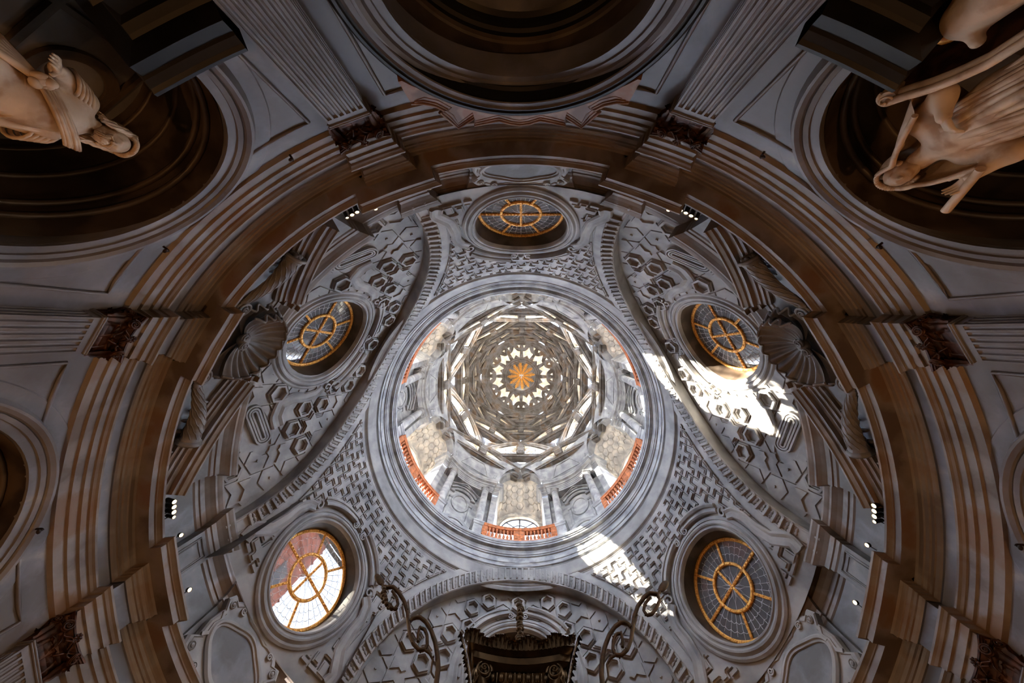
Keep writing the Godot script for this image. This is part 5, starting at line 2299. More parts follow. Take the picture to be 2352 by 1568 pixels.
func altar() -> void:
	var x0 := 0.09
	var t := thing("altar_canopy", "dark bronze altar top with corner scrolls and a spike, bottom centre", "altar", Transform3D(Basis(), Vector3(x0, 0, 0)))
	# tall body below
	var mb := MB.new()
	mb.box(Vector3(0, 2.4, 0), Vector3(0.9, 4.8, 0.9), Basis(), 0.04)
	obj("body", mb, M.altar, t)
	mb = MB.new()
	for q in [[0.2, 2.6], [0.8, 2.2], [1.2, 1.7], [2.2, 1.3]]:
		mb.box(Vector3(0, q[0], 0), Vector3(q[1], 0.4, q[1]), Basis(), 0.05)
	obj("steps", mb, M.altar, t)
	# concave-sided slabs
	var slab := func(b: MB, h0: float, h1: float, c0: float, m0: float, c1: float, m1: float) -> void:
		var lo := PackedVector3Array()
		var hi := PackedVector3Array()
		for side in 4:
			for k in 12:
				var s := k / 6.0 - 1.0
				for w in 2:
					var c: float = [c0, c1][w]
					var m: float = [m0, m1][w]
					var ww := m + (c - m) * pow(absf(s), 1.8)
					var p := Vector3(s * c * 0.94, ([h0, h1][w] as float) + CY, ww).rotated(Vector3.UP, side * PI / 2)
					(lo if w == 0 else hi).append(p)
		b.strip(lo, hi, true)
		b.fan(lo)
		b.fan(hi)
	mb = MB.new()
	slab.call(mb, 4.06, 4.10, 0.50, 0.44, 0.58, 0.50)
	slab.call(mb, 4.10, 4.16, 0.60, 0.51, 0.62, 0.53)
	slab.call(mb, 4.16, 4.22, 0.60, 0.50, 0.66, 0.56)
	slab.call(mb, 4.22, 4.25, 0.68, 0.58, 0.68, 0.58)
	obj("abacus", mb, M.altar, t)
	# leafy crest along the rim
	mb = MB.new()
	var lf := leaf(0.075, 0.13, 0.05, 3)
	for side in 4:
		for k in 25:
			var s := k / 12.0 - 1.0
			var ww := 0.58 + 0.10 * pow(absf(s), 1.8)
			var r := 0.85 + 0.3 * sin(k * 7.3 + side)
			mb.add(lf, Transform3D(Basis(Vector3.UP, side * PI / 2) * Basis(Vector3.RIGHT, 0.35) * Basis.from_scale(Vector3(1, r, 1)), Vector3(s * 0.65, 4.20 + CY, ww).rotated(Vector3.UP, side * PI / 2)))
	obj("leaf_crest", mb, M.altar, t)
	# eggs, darts and beads
	for side in 4:
		for k in 7:
			mb = MB.new()
			mb.ball(Vector3((k - 3) * 0.105, 4.0 + CY, 0.45).rotated(Vector3.UP, side * PI / 2), Vector3(0.038, 0.055, 0.035), 10, 6)
			obj("egg", mb, M.altar, t)
			mb = MB.new()
			mb.tube(PackedVector3Array([Vector3((k - 3) * 0.105 + 0.052, 4.05 + CY, 0.45).rotated(Vector3.UP, side * PI / 2), Vector3((k - 3) * 0.105 + 0.052, 3.94 + CY, 0.45).rotated(Vector3.UP, side * PI / 2)]), PackedFloat32Array([0.014, 0.004]), 5)
			obj("dart", mb, M.altar, t)
		mb = MB.new()
		for k in 17:
			mb.ball(Vector3((k - 8) * 0.045, 3.92 + CY, 0.44).rotated(Vector3.UP, side * PI / 2), Vector3(0.021, 0.019, 0.019), 8, 5)
		mb.box(Vector3(0, 3.88 + CY, 0.42).rotated(Vector3.UP, side * PI / 2), Vector3(0.8, 0.05, 0.06), Basis(Vector3.UP, side * PI / 2), 0.01)
		obj("bead_row", mb, M.altar, t)
	for side in 4:
		var b := Basis(Vector3.UP, side * PI / 2 + PI / 4)
		mb = MB.new()
		for s in [-1.0, 1.0]:
			volute(mb, b * Vector3(s * 0.07, 4.02 + CY, 0.66), 0.10, 0.07, b * Basis(Vector3.UP, s * PI / 3), s, 2.0)
		obj("volute", mb, M.altar, t)
		mb = MB.new()
		var pts := PackedVector3Array()
		var rad := PackedFloat32Array()
		for k in 19:
			var q := k / 18.0
			pts.append(b * Vector3(0, 3.98 - 0.75 * q + CY, 0.66 - 0.16 * sin(q * PI) + 0.05 * q))
			rad.append(0.085 - 0.03 * q)
		mb.tube(pts, rad, 8)
		obj("console", mb, M.altar, t)
		mb = MB.new()
		for k in 8:
			var q := (k + 0.5) / 8.0
			var p := b * Vector3(0, 3.98 - 0.75 * q + CY, 0.66 - 0.16 * sin(q * PI) + 0.05 * q + 0.08)
			var ring_ := PackedVector3Array()
			for e in 12:
				ring_.append(p + b * Vector3(cos(TAU * e / 12) * 0.035, sin(TAU * e / 12) * 0.042, 0))
			mb.tube(ring_, 0.009, 5, true)
		obj("ring_chain", mb, M.altar, t)
		mb = MB.new()
		for s in [-1.0, 1.0]:
			volute(mb, b * Vector3(s * 0.05, 3.62 + CY, 0.72), 0.08, 0.05, b * Basis(Vector3.UP, s * PI / 3), -s, 1.8)
		obj("lower_volute", mb, M.altar, t)
	mb = MB.new()
	mb.lathe(pr([0.16, 4.25 + CY, 0.12, 4.4 + CY, 0.07, 4.5 + CY, 0.05, 4.7 + CY]), 12)
	var pz := 4.7
	var kk := 0
	while pz < 5.62:
		mb.ball(Vector3(0.012 * sin(kk * 2.0), pz + CY, 0.012 * cos(kk * 2.6)), Vector3(0.052 + 0.012 * sin(kk * 5.0), 0.035, 0.05 + 0.01 * cos(kk * 3.0)), 8, 5)
		pz += 0.038
		kk += 1
	mb.ball(Vector3(0, 5.64 + CY, 0), Vector3(0.03, 0.05, 0.03), 8, 5)
	obj("spike", mb, M.altar, t)
	# iron candle arms
	var main := [-1.97, 5.15, -1.85, 5.17, -1.73, 5.07, -1.59, 4.91, -1.47, 4.71, -1.4, 4.54, -1.33, 4.38, -1.24, 4.24, -1.14, 4.16, -1.07, 4.16, -1.06, 4.23, -1.1, 4.36, -1.16, 4.45, -1.23, 4.47, -1.22, 4.38, -1.19, 4.27]
	var loop := [-1.97, 5.15, -1.95, 5.03, -1.84, 4.88, -1.74, 4.78, -1.67, 4.76, -1.65, 4.84, -1.72, 4.97, -1.83, 5.09]
	var stem := [-1.39, 4.56, -1.36, 4.62, -1.28, 4.64, -1.18, 4.57, -1.07, 4.44, -0.97, 4.27, -0.9, 4.1, -0.85, 3.94, -0.83, 3.77, -0.82, 3.4, -0.9, 2.6, -0.9, 1.6]
	var thin := [-1.07, 4.16, -1.0, 4.12, -0.94, 4.04, -0.93, 3.95, -0.92, 3.89, -0.87, 3.83]
	for s in [1.0, -1.0]:
		var a := thing("candle_arm", "rusty scrolled iron candle arm %s of the altar top" % ("left" if s > 0 else "right"), "bracket")
		var fl := func(l: Array, n: int) -> PackedVector3Array:
			var out := PackedVector3Array()
			for p in curve2(l, n):
				out.append(Vector3(p.x if s > 0 else 2.0 * x0 - p.x, p.y + CY, 0.6))
			return out
		for q in [["scroll", main, 0.030, 0.018, 70], ["loop", loop, 0.024, 0.020, 30], ["stem", stem, 0.026, 0.036, 60], ["tendril", thin, 0.016, 0.010, 20]]:
			var b := MB.new()
			var p: PackedVector3Array = fl.call(q[1], q[4])
			var rad := PackedFloat32Array()
			for k in p.size():
				rad.append(lerpf(q[2], q[3], float(k) / p.size()))
			b.tube(p, rad, 8)
			for k in range(3, p.size() - 3, 5):
				b.ball(p[k] + Vector3(sin(k * 1.7), cos(k * 2.3), sin(k * 0.9)) * rad[k] * 0.9, Vector3.ONE * 0.012, 6, 4)
			obj(q[0], b, M.iron, a)
		var b2 := MB.new()
		var tip: Vector3 = (fl.call([-1.97, 5.15, -2.19, 5.39], 4) as PackedVector3Array)[4]
		var foot: Vector3 = (fl.call([-1.97, 5.15, -2.19, 5.39], 4) as PackedVector3Array)[0]
		var d := (tip - foot).normalized()
		b2.ball((tip + foot) * 0.5 + d * 0.06, Vector3(0.055, 0.16, 0.025), 14, 8, Basis(d.cross(Vector3.BACK).normalized(), d, Vector3.BACK))
		b2.tube(PackedVector3Array([foot, foot + d * 0.1]), 0.022, 6)
		obj("pan", b2, M.iron, a)
		if s > 0:
			b2 = MB.new()
			var p: PackedVector3Array = fl.call(loop, 30)
			for k in range(0, 18):
				b2.ball(p[k] + Vector3(sin(k * 3.1), cos(k * 1.9), sin(k * 2.2)) * 0.02, Vector3(0.035, 0.03, 0.03), 6, 4)
			obj("wax_drips", b2, M.iron, a)


# ---------------------------------------------------------------- figures as one smooth skin
# bones: [from, to, radius, radius]; cells of side c; k is the blending distance
func skin(bones: Array, c: float, k: float) -> MB:
	var lo := Vector3.ONE * 1e9
	var hi := -lo
	for b in bones:
		var m := Vector3.ONE * (maxf(b[2], b[3]) + 3.0 * c + k)
		lo = lo.min((b[0] as Vector3).min(b[1]) - m)
		hi = hi.max((b[0] as Vector3).max(b[1]) + m)
	var nx := int((hi.x - lo.x) / c) + 2
	var ny := int((hi.y - lo.y) / c) + 2
	var nz := int((hi.z - lo.z) / c) + 2
	var f := PackedFloat32Array()
	f.resize(nx * ny * nz)
	f.fill(9.0)
	for b in bones:
		var p: Vector3 = b[0]
		var d: Vector3 = b[1] - p
		var dl := maxf(d.length_squared(), 1e-8)
		var r0: float = b[2]
		var r1: float = b[3]
		var m := maxf(r0, r1) + k + 2.0 * c
		var a0 := ((p.min(b[1]) - Vector3.ONE * m - lo) / c).floor()
		var a1 := ((p.max(b[1]) + Vector3.ONE * m - lo) / c).ceil()
		for z in range(maxi(0, int(a0.z)), mini(nz, int(a1.z) + 1)):
			for y in range(maxi(0, int(a0.y)), mini(ny, int(a1.y) + 1)):
				var row := (z * ny + y) * nx
				for x in range(maxi(0, int(a0.x)), mini(nx, int(a1.x) + 1)):
					var q := lo + Vector3(x, y, z) * c - p
					var t := clampf(q.dot(d) / dl, 0.0, 1.0)
					var dist := (q - d * t).length() - lerpf(r0, r1, t)
					var o := f[row + x]
					var h := maxf(k - absf(o - dist), 0.0) / k
					f[row + x] = minf(o, dist) - h * h * k * 0.25
	var mb := MB.new()
	var id := PackedInt32Array()
	id.resize(nx * ny * nz)
	id.fill(-1)
	var sx := 1
	var sy := nx
	var sz := nx * ny
	for z in nz - 1:
		for y in ny - 1:
			for x in nx - 1:
				var g := z * sz + y * sy + x
				var v0 := f[g]
				if v0 > 3.0 * c or v0 < -3.0 * c:
					continue
				var s := 0
				var acc := Vector3.ZERO
				var val := [v0, f[g + sx], f[g + sy], f[g + sx + sy], f[g + sz], f[g + sx + sz], f[g + sy + sz], f[g + sx + sy + sz]]
				for e in EDGES:
					var va: float = val[e[0]]
					var vb: float = val[e[1]]
					if (va < 0.0) != (vb < 0.0):
						var t := va / (va - vb)
						acc += (CORN[e[0]] as Vector3).lerp(CORN[e[1]], t)
						s += 1
				if s:
					id[g] = mb.v.size()
					mb.v.append(lo + (Vector3(x, y, z) + acc / s) * c)
	for z in range(1, nz - 1):
		for y in range(1, ny - 1):
			for x in range(1, nx - 1):
				var g := z * sz + y * sy + x
				var v0 := f[g]
				if v0 > 3.0 * c or v0 < -3.0 * c:
					continue
				for ax in 3:
					var st: int = [sx, sy, sz][ax]
					if (v0 < 0.0) == (f[g + st] < 0.0):
						continue
					var u: int = [sy, sz, sx][ax]
					var w: int = [sz, sx, sy][ax]
					var a := id[g]
					var b := id[g - u]
					var cc := id[g - u - w]
					var e := id[g - w]
					if a < 0 or b < 0 or cc < 0 or e < 0:
						continue
					if v0 < 0.0:
						mb.i.append(a); mb.i.append(e); mb.i.append(cc)
						mb.i.append(a); mb.i.append(cc); mb.i.append(b)
					else:
						mb.i.append(a); mb.i.append(b); mb.i.append(cc)
						mb.i.append(a); mb.i.append(cc); mb.i.append(e)
	return mb


const CORN := [Vector3(0, 0, 0), Vector3(1, 0, 0), Vector3(0, 1, 0), Vector3(1, 1, 0), Vector3(0, 0, 1), Vector3(1, 0, 1), Vector3(0, 1, 1), Vector3(1, 1, 1)]
const EDGES := [[0, 1], [2, 3], [4, 5], [6, 7], [0, 2], [1, 3], [4, 6], [5, 7], [0, 4], [1, 5], [2, 6], [3, 7]]


func bn(a: Array) -> Array:
	return [Vector3(a[0], a[1], a[2]), Vector3(a[3], a[4], a[5]), a[6], a[7]]


func hand_bones(w: Vector3, dir: Vector3, palm: Vector3, side: float, s: float, curl: float) -> Array:
	# wrist, pointing direction, the way the palm faces; side +1: thumb on dir x palm side
	var d := dir.normalized()
	var n := (palm - d * palm.dot(d)).normalized()
	var a := d.cross(n) * side
	var out := []
	for k in 4:
		var off := a * (0.036 - 0.024 * k) * s
		var ln: float = [0.085, 0.095, 0.088, 0.068][k] * s
		var k0 := w + d * 0.10 * s + off
		out.append([w + d * 0.02 * s + off * 0.6, k0, 0.022 * s, 0.016 * s])
		var d1 := (d + n * curl * 0.6).normalized()
		var k1 := k0 + d1 * ln * 0.5
		out.append([k0, k1, 0.0125 * s, 0.011 * s])
		var d2 := (d + n * curl * 1.6).normalized()
		out.append([k1, k1 + d2 * ln * 0.5, 0.011 * s, 0.008 * s])
	var t0 := w + d * 0.03 * s + a * 0.04 * s
	var t1 := t0 + (d * 0.6 + a * 0.7 + n * 0.3).normalized() * 0.045 * s
	out.append([t0, t1, 0.016 * s, 0.013 * s])
	out.append([t1, t1 + (d * 0.9 + a * 0.2 + n * 0.5 * curl).normalized() * 0.04 * s, 0.012 * s, 0.009 * s])
	return out


func head_bones(c: Vector3, s: float, b: Basis) -> Array:
	# c is the middle of the head, +z the way it looks; s = head height
	var q := []
	for e in [[0, 0.08, -0.04, 0, 0.10, 0.06, 0.36, 0.34], [0, -0.16, 0.10, 0, -0.02, 0.14, 0.27, 0.29], [0, -0.34, 0.20, 0, -0.26, 0.20, 0.12, 0.17], [0, 0.04, 0.42, 0, -0.10, 0.52, 0.035, 0.055], [-0.13, 0.10, 0.36, 0.13, 0.10, 0.36, 0.06, 0.06], [-0.15, 0.0, 0.34, -0.13, 0.0, 0.35, 0.035, 0.035], [0.15, 0.0, 0.34, 0.13, 0.0, 0.35, 0.035, 0.035], [-0.09, -0.22, 0.36, 0.09, -0.22, 0.36, 0.03, 0.03], [-0.07, -0.255, 0.36, 0.07, -0.255, 0.36, 0.028, 0.028], [-0.18, -0.1, 0.24, -0.14, -0.14, 0.28, 0.10, 0.08], [0.18, -0.1, 0.24, 0.14, -0.14, 0.28, 0.10, 0.08], [-0.37, -0.02, 0.0, -0.36, -0.12, 0.02, 0.06, 0.04], [0.37, -0.02, 0.0, 0.36, -0.12, 0.02, 0.06, 0.04]]:
		q.append([c + b * (Vector3(e[0], e[1], e[2]) * s), c + b * (Vector3(e[3], e[4], e[5]) * s), e[6] * s, e[7] * s])
	return q


func statues() -> void:
	armoured()
	hooded()


func plinth(t: Node3D, top: float, z: float) -> void:
	var mb := MB.new()
	mb.box(Vector3(0, (top - 0.0) * 0.5, z), Vector3(1.9, top - 0.2, 1.0), Basis(), 0.05)
	mb.box(Vector3(0, top - 0.1, z), Vector3(2.1, 0.2, 1.15), Basis(), 0.05)
	obj("plinth", mb, M.black, t)


func armoured() -> void:
	# frame: x along the wall (viewer's right), y up from the floor, z towards the axis; about 1.7 times life size
	var t := thing("statue", "pale marble statue of a bearded man in armour, one arm lowered", "statue", wallf(129.5, 9.5, -CY))
	var F := CY
	var b := []
	for e in [
		[-0.14, 3.60, 0.0, 0.14, 3.60, 0.0, 0.27, 0.27], [0.0, 3.75, 0.02, -0.02, 4.05, 0.04, 0.29, 0.31], [-0.03, 4.05, 0.04, -0.07, 4.33, 0.06, 0.32, 0.27], [-0.30, 4.40, 0.03, 0.22, 4.38, 0.03, 0.15, 0.15], [-0.08, 4.44, 0.05, -0.09, 4.62, 0.10, 0.12, 0.11],
		[-0.17, 3.55, 0.0, -0.24, 2.80, 0.12, 0.24, 0.16], [-0.24, 2.80, 0.12, -0.26, 2.0, 0.02, 0.15, 0.09], [-0.26, 1.95, 0.0, -0.30, 1.90, 0.28, 0.10, 0.07],
		[0.17, 3.55, 0.0, 0.22, 2.80, 0.02, 0.24, 0.16], [0.22, 2.80, 0.02, 0.20, 2.0, -0.08, 0.15, 0.09], [0.20, 1.95, -0.08, 0.26, 1.90, 0.18, 0.10, 0.07],
		[-0.36, 4.40, 0.02, -0.50, 4.10, 0.02, 0.135, 0.10], [-0.50, 4.10, 0.02, -0.62, 3.92, 0.20, 0.10, 0.065],
		[0.28, 4.36, 0.02, 0.40, 3.98, 0.0, 0.14, 0.10], [0.40, 3.98, 0.0, 0.28, 3.72, 0.22, 0.10, 0.07]]:
		e[1] += F; e[4] += F
		b.append(bn(e))
	var mb := skin(b, 0.024, 0.07)
	var hd := head_bones(Vector3(-0.08, 4.80 + F, 0.16), 0.46, Basis(Vector3.RIGHT, 0.25) * Basis(Vector3.UP, -0.2))
	var h2 := skin(hd, 0.011, 0.03)
	mb.add(h2, Transform3D.IDENTITY)
	var hn := skin(hand_bones(Vector3(-0.62, 3.92 + F, 0.20), Vector3(-0.5, -0.5, 0.6), Vector3(0.2, -0.8, -0.2), 1.0, 1.65, 0.35), 0.010, 0.012)
	mb.add(hn, Transform3D.IDENTITY)
	hn = skin(hand_bones(Vector3(0.28, 3.72 + F, 0.22), Vector3(-0.5, -0.4, 0.5), Vector3(-0.3, 0.2, -0.8), -1.0, 1.65, 0.8), 0.010, 0.012)
	mb.add(hn, Transform3D.IDENTITY)
	obj("body", mb, M.marble, t)
	# hair and beard: wavy locks
	mb = MB.new()
	var hc := Vector3(-0.08, 4.80 + F, 0.16)
	for k in 46:
		var a := rng.randf_range(-1.95, 1.95)
		var y := rng.randf_range(-0.02, 0.2)
		var p := PackedVector3Array()
		var rr := PackedFloat32Array()
		var top := hc + Vector3(sin(a) * 0.15, 0.13 + y * 0.25, -cos(a) * 0.15 + 0.0)
		for e in 9:
			var q := e / 8.0
			var out := 0.165 + 0.05 * q
			p.append(hc + Vector3(sin(a) * out + 0.02 * sin(q * 9.0 + k), lerpf(0.20, -0.24, q) + y * 0.2, -cos(a) * out - 0.03 + 0.015 * cos(q * 8.0 + k)))
			rr.append(0.024 * (1.0 - 0.6 * q) + 0.008)
		mb.tube(p, rr, 6)
	for k in 22:
		var a := -PI * 0.5 + PI * k / 21.0
		mb.ball(hc + Vector3(0.17 * sin(a), 0.17 + 0.05 * cos(a), 0.03 + 0.10 * cos(a)), Vector3(0.035, 0.035, 0.04), 7, 5)
	obj("hair", mb, M.marble, t)
	mb = MB.new()
	for k in 30:
		var a := rng.randf_range(-0.9, 0.9)
		var p := PackedVector3Array()
		var rr := PackedFloat32Array()
		for e in 7:
			var q := e / 6.0
			p.append(hc + Vector3(sin(a) * (0.12 - 0.06 * q) + 0.012 * sin(q * 8.0 + k), -0.10 - 0.16 * q, 0.06 + cos(a) * (0.11 + 0.03 * sin(q * PI)) - 0.02 * q))
			rr.append(0.020 - 0.012 * q)
		mb.tube(p, rr, 6)
	for s in [-1.0, 1.0]:
		mb.tube(PackedVector3Array([hc + Vector3(0, -0.075, 0.20), hc + Vector3(s * 0.05, -0.085, 0.20), hc + Vector3(s * 0.10, -0.12, 0.15)]), PackedFloat32Array([0.014, 0.018, 0.006]), 6)
	obj("beard", mb, M.marble, t)
	# armour: breastplate edge, scale skirt, shoulder bands
	mb = MB.new()
	for k in 7:
		var y := 3.42 + k * 0.07
		for e in 13:
			var a := -1.3 + 2.6 * e / 12.0
			mb.ball(Vector3(sin(a) * (0.335 - 0.012 * k), y + F, cos(a) * (0.335 - 0.012 * k)), Vector3(0.034, 0.045, 0.02), 6, 4, Basis(Vector3.UP, a))
	obj("scale_skirt", mb, M.marble, t)
	mb = MB.new()
	for s in [-1.0, 1.0]:
		for k in 5:
			var q := k / 4.0
			var c := Vector3(s * (0.36 + 0.10 * q) - 0.03, 4.42 - 0.20 * q + F, 0.02)
			var rg := PackedVector3Array()
			for e in 16:
				var a := TAU * e / 16
				rg.append(c + Vector3(cos(a) * 0.135, -cos(a) * 0.05 * s, sin(a) * 0.145))
			mb.tube(rg, 0.022, 6, true)
	for k in 3:
		var rg := PackedVector3Array()
		for e in 24:
			var a := TAU * e / 24
			rg.append(Vector3(cos(a) * (0.30 + 0.02 * k) - 0.01, 3.80 + 0.06 * k + F, sin(a) * (0.30 + 0.015 * k)))
		mb.tube(rg, 0.016, 6, true)
	obj("armour_band", mb, M.marble, t)
	# cloak down the viewer's right, and a sash across the chest knotted at the hip
	mb = MB.new()
	for k in 13:
		var q := k / 12.0
		var p := PackedVector3Array()
		var rr := PackedFloat32Array()
		for e in 12:
			var u := e / 11.0
			p.append(Vector3(lerpf(0.20, 0.42, minf(u * 3.0, 1.0)) + 0.10 * q + 0.03 * sin(u * 7.0 + k), lerpf(4.47, 2.2, u) + F, lerpf(0.12, -0.28, q) - 0.04 * u))
			rr.append(0.045 + 0.015 * sin(k * 2.0 + u * 5.0))
		mb.tube(p, rr, 6)
	obj("cloak", mb, M.marble, t)
	mb = MB.new()
	for k in 5:
		var p := PackedVector3Array()
		for e in 13:
			var u := e / 12.0
			var x := lerpf(0.20, -0.34, u)
			p.append(Vector3(x, lerpf(4.44, 3.98, u) + 0.035 * k - 0.05 + F, sqrt(maxf(0.02, 0.135 - x * x)) + 0.05 + 0.008 * (k % 2)))
		mb.tube(p, 0.026, 6)
	for k in 9:
		mb.ball(Vector3(-0.38 + 0.05 * sin(k * 2.1), 3.93 + 0.05 * cos(k * 1.4) + F, 0.20 + 0.03 * sin(k * 3.0)), Vector3(0.075, 0.055, 0.05), 8, 6, Basis(Vector3.BACK, k))
	for k in 6:
		mb.tube(PackedVector3Array([Vector3(-0.38, 3.9 + F, 0.16), Vector3(-0.42 - 0.02 * k, 3.6 + F, 0.12 - 0.05 * k), Vector3(-0.46 - 0.03 * k, 3.1 + F, 0.05 - 0.06 * k)]), PackedFloat32Array([0.05, 0.045, 0.03]), 6)
	obj("sash", mb, M.marble, t)
	plinth(t, 1.82 + F, 0.0)


func hooded() -> void:
	var t := thing("statue", "pale marble statue of a seated hooded figure holding a baton", "statue", wallf(50.5, 9.3, -CY))
	var F := CY
	var b := []
	for e in [
		[0.05, 3.30, 0.0, 0.60, 3.25, 0.0, 0.34, 0.34], [0.25, 3.45, 0.0, 0.20, 4.05, 0.06, 0.36, 0.33], [0.20, 4.05, 0.06, 0.14, 4.55, 0.12, 0.34, 0.28], [-0.14, 4.62, 0.12, 0.46, 4.66, 0.10, 0.19, 0.21], [0.06, 4.75, 0.14, 0.02, 5.0, 0.22, 0.15, 0.14],
		[0.05, 3.30, 0.1, -0.08, 3.15, 0.75, 0.27, 0.20], [-0.08, 3.15, 0.75, -0.10, 2.3, 0.72, 0.21, 0.20], [0.55, 3.30, 0.1, 0.50, 3.10, 0.75, 0.27, 0.20], [0.50, 3.10, 0.75, 0.48, 2.3, 0.70, 0.21, 0.20],
		[0.50, 4.64, 0.10, 0.70, 4.30, 0.22, 0.17, 0.12], [0.70, 4.30, 0.22, 0.52, 4.30, 0.42, 0.10, 0.07],
		[-0.22, 4.60, 0.12, -0.36, 4.24, 0.26, 0.16, 0.12], [-0.36, 4.24, 0.26, -0.38, 4.56, 0.46, 0.11, 0.07]]:
		e[1] += F; e[4] += F
		b.append(bn(e))
	var mb := skin(b, 0.026, 0.10)
	var hb := Basis(Vector3.RIGHT, 0.35) * Basis(Vector3.UP, 0.1)
	var hc := Vector3(0.0, 5.18 + F, 0.32)
	mb.add(skin(head_bones(hc, 0.46, hb), 0.011, 0.03), Transform3D.IDENTITY)
	mb.add(skin(hand_bones(Vector3(-0.38, 4.56 + F, 0.46), Vector3(-0.35, 0.7, 0.25), Vector3(0.5, 0.2, 0.6), 1.0, 1.6, 1.3), 0.010, 0.012), Transform3D.IDENTITY)
	mb.add(skin(hand_bones(Vector3(0.52, 4.30 + F, 0.42), Vector3(-0.8, 0.1, 0.2), Vector3(0.1, -0.5, -0.7), -1.0, 1.6, 0.7), 0.010, 0.012), Transform3D.IDENTITY)
	obj("body", mb, M.marble, t)
	# hood and veil over head and shoulder
	mb = MB.new()
	var rows := []
	for a in 22:
		var q := a / 21.0
		var row := PackedVector3Array()
		for k in 33:
			var g := deg_to_rad(lerpf(-128.0, 128.0, k / 32.0))
			var y: float
			var rx: float
			var rz: float
			if q < 0.45:
				var u := q / 0.45
				y = hc.y + 0.27 * cos(u * PI * 0.62)
				rx = 0.05 + 0.22 * sin(u * PI * 0.56)
				rz = 0.05 + 0.24 * sin(u * PI * 0.56)
			else:
				var u := (q - 0.45) / 0.55
				y = hc.y - 0.10 - 0.62 * u
				rx = lerpf(0.265, 0.66, pow(u, 0.7))
				rz = lerpf(0.28, 0.42, u)
			var fold := 1.0 + 0.05 * q * sin(g * 9.0 + q * 4.0)
			row.append(Vector3(hc.x + sin(g) * rx * fold + 0.42 * maxf(0.0, q - 0.45), y, hc.z - 0.05 - cos(g) * rz * fold - 0.16 * maxf(0.0, q - 0.45)))
		rows.append(row)
	mb.grid(rows)
	for side in [0, 32]:
		var p := PackedVector3Array()
		for a in 22:
			p.append(rows[a][side])
		mb.tube(p, 0.035, 7)
	obj("hood", mb, M.marble, t)
	mb = MB.new()
	for k in 30:
		var q := k / 29.0
		var a := lerpf(-2.2, 2.2, q)
		var c := hc + Vector3(sin(a) * 0.20, 0.04 + cos(a) * 0.22, 0.06 + 0.05 * cos(a))
		mb.ball(c, Vector3(0.034, 0.034, 0.05), 7, 5)
	obj("braid", mb, M.marble, t)
	mb = MB.new()
	for k in 18:
		var a := -1.5 + 3.0 * k / 17.0
		var p := PackedVector3Array()
		var rr := PackedFloat32Array()
		for e in 12:
			var u := e / 11.0
			p.append(Vector3(0.16 + sin(a) * lerpf(0.30, 0.62, u) + 0.03 * sin(u * 6.0 + k), lerpf(4.50, 2.2, u) + F, 0.05 + cos(a) * lerpf(0.28, 0.62, u) * (1.0 if u < 0.5 else 1.25)))
			rr.append(0.045 + 0.02 * sin(k * 1.7 + u * 6.0))
		mb.tube(p, rr, 6)
	obj("robe_fold", mb, M.marble, t)
	mb = MB.new()
	mb.tube(PackedVector3Array([Vector3(-0.30, 4.40 + F, 0.50), Vector3(-0.72, 4.99 + F, 0.56)]), PackedFloat32Array([0.05, 0.055]), 12)
	obj("baton", mb, M.marble, t)
	# curved throne side with scroll and leaf band, at the viewer's right
	var ch := thing("throne", "curved marble throne side ending in a scroll, behind the hooded statue", "throne", wallf(50.5, 9.3, -CY))
	mb = MB.new()
	var p := PackedVector3Array()
	for q in curve2([1.06, 4.58, 1.0, 4.40, 0.92, 4.22, 0.86, 4.0, 0.82, 3.75, 0.84, 3.45, 0.94, 3.1, 1.05, 2.6, 1.05, 1.8], 40):
		p.append(Vector3(q.x, q.y + F, 0.28))
	for w in [[-0.10, 0.05], [0.0, 0.075], [0.10, 0.05]]:
		var p2 := PackedVector3Array()
		for e in p:
			p2.append(e + Vector3(0, 0, w[0]))
		mb.tube(p2, w[1], 8)
	obj("arm_rail", mb, M.marble, ch)
	mb = MB.new()
	for k in range(1, 39):
		mb.ball(p[k] + Vector3(-0.02, 0, 0.06), Vector3(0.045, 0.02, 0.06), 7, 4, Basis(Vector3.BACK, 0.4))
	obj("leaf_band", mb, M.marble, ch)
	mb = MB.new()
	volute(mb, Vector3(1.10, 4.56 + F, 0.36), 0.10, 0.2, Basis(), 1.0, 1.8)
	obj("scroll", mb, M.marble, ch)
	mb = MB.new()
	for k in 40:
		var a: Vector3 = p[k]
		var c: Vector3 = p[k + 1]
		mb.quad(a + Vector3(0.02, 0, -0.02), a + Vector3(0.28, 0.0, -0.55), c + Vector3(0.28, 0.0, -0.55), c + Vector3(0.02, 0, -0.02))
	obj("side_panel", mb, M.bronze, ch)
	mb = MB.new()
	for k in 8:
		mb.ball(Vector3(1.22 + 0.06 * sin(k * 2.0), 4.1 + 0.05 * k - 0.3 + F, -0.1 + 0.05 * cos(k)), Vector3(0.09, 0.05, 0.03), 8, 5, Basis(Vector3.BACK, k * 0.7))
	obj("gilt_ornament", mb, M.gold, ch)
	plinth(t, 1.9 + F, 0.1)
	# wing of drapery beside the throne, at the corner of the picture
	var dr := thing("drapery", "pale marble drapery and block at the upper right corner beside the throne", "sculpture", wallf(50.5, 9.3, -CY))
	var bb := []
	for e in [[1.35, 3.62, 0.25, 1.45, 3.0, 0.3, 0.22, 0.30], [1.30, 3.66, 0.3, 1.12, 3.62, 0.45, 0.08, 0.06], [1.45, 3.0, 0.3, 1.4, 2.0, 0.2, 0.30, 0.34], [1.5, 3.5, 0.1, 1.75, 3.2, 0.1, 0.2, 0.22]]:
		e[1] += F; e[4] += F
		bb.append(bn(e))
	obj("cloth", skin(bb, 0.024, 0.06), M.marble, dr)


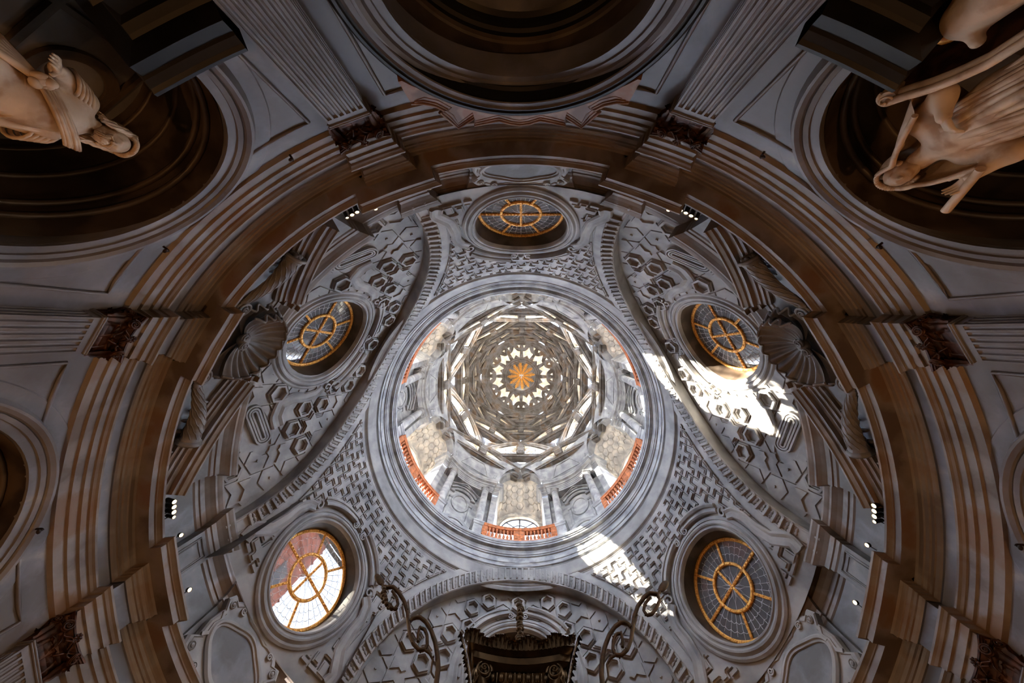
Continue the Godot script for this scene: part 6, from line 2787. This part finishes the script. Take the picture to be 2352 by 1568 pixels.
func fixings() -> void:
	# niche back: oval medallion and framed panel behind the armoured statue; the same on the other side
	var n := 0
	for c in [130.0, 50.0]:
		var t := struct("trim_%d" % (9 + n))
		n += 1
		var mp := func(x: float, y: float, o: float) -> Vector3:
			return wallf(c, 10.9, 0.0) * Vector3(x, y, o)
		for q in [[0.52, 0.62, 0.06], [0.44, 0.54, 0.04]]:
			var mb := MB.new()
			var oval := PackedVector2Array()
			for k in 41:
				var g := TAU * k / 40
				oval.append(Vector2(cos(g) * q[0], 5.2 + sin(g) * q[1] * 0.75))
			ribbon(mb, mp, oval, pr([-0.05, 0.0, -0.04, q[2], 0.04, q[2], 0.05, 0.0]))
			obj("medallion_ring", mb, M.dark, t)
		for q in [[0.95, 3.0, 5.66], [1.25, 2.6, 4.5]]:
			var mb := MB.new()
			ribbon(mb, mp, PackedVector2Array([Vector2(-q[0], q[1]), Vector2(-q[0], q[2]), Vector2(q[0], q[2]), Vector2(q[0], q[1])]), pr([-0.06, 0.0, -0.05, 0.08, 0.05, 0.08, 0.06, 0.0]))
			obj("panel_frame", mb, M.dark, t)
	# small iron hooks on the archivolts
	var spots := [[119.0, 6.35, "upper-left arch"], [137.5, 6.2, "upper-left arch"], [60.5, 6.2, "upper-right arch"], [43.5, 6.2, "upper-right arch"], [175.0, 6.15, "left arch"], [5.5, 6.15, "right arch"]]
	for k in spots.size():
		var q: Array = spots[k]
		var t := thing("hook", "small dark iron hook fixed at the rim of the %s, %s" % [q[2], "nearer the portal" if k in [0, 2] else "further from the portal" if k in [1, 3] else "beside the altar side"], "hook", wallf(q[0], RW - 0.12, q[1]))
		var mb := MB.new()
		mb.tube(PackedVector3Array([Vector3(0, 0, 0), Vector3(0, 0.02, 0.08), Vector3(0, 0.0, 0.13), Vector3(0, -0.05, 0.14)]), 0.02, 6)
		obj("shank", mb, M.iron, t)
		mb = MB.new()
		mb.ball(Vector3(0, -0.06, 0.14), Vector3(0.05, 0.03, 0.03), 8, 5)
		obj("knob", mb, M.iron, t)
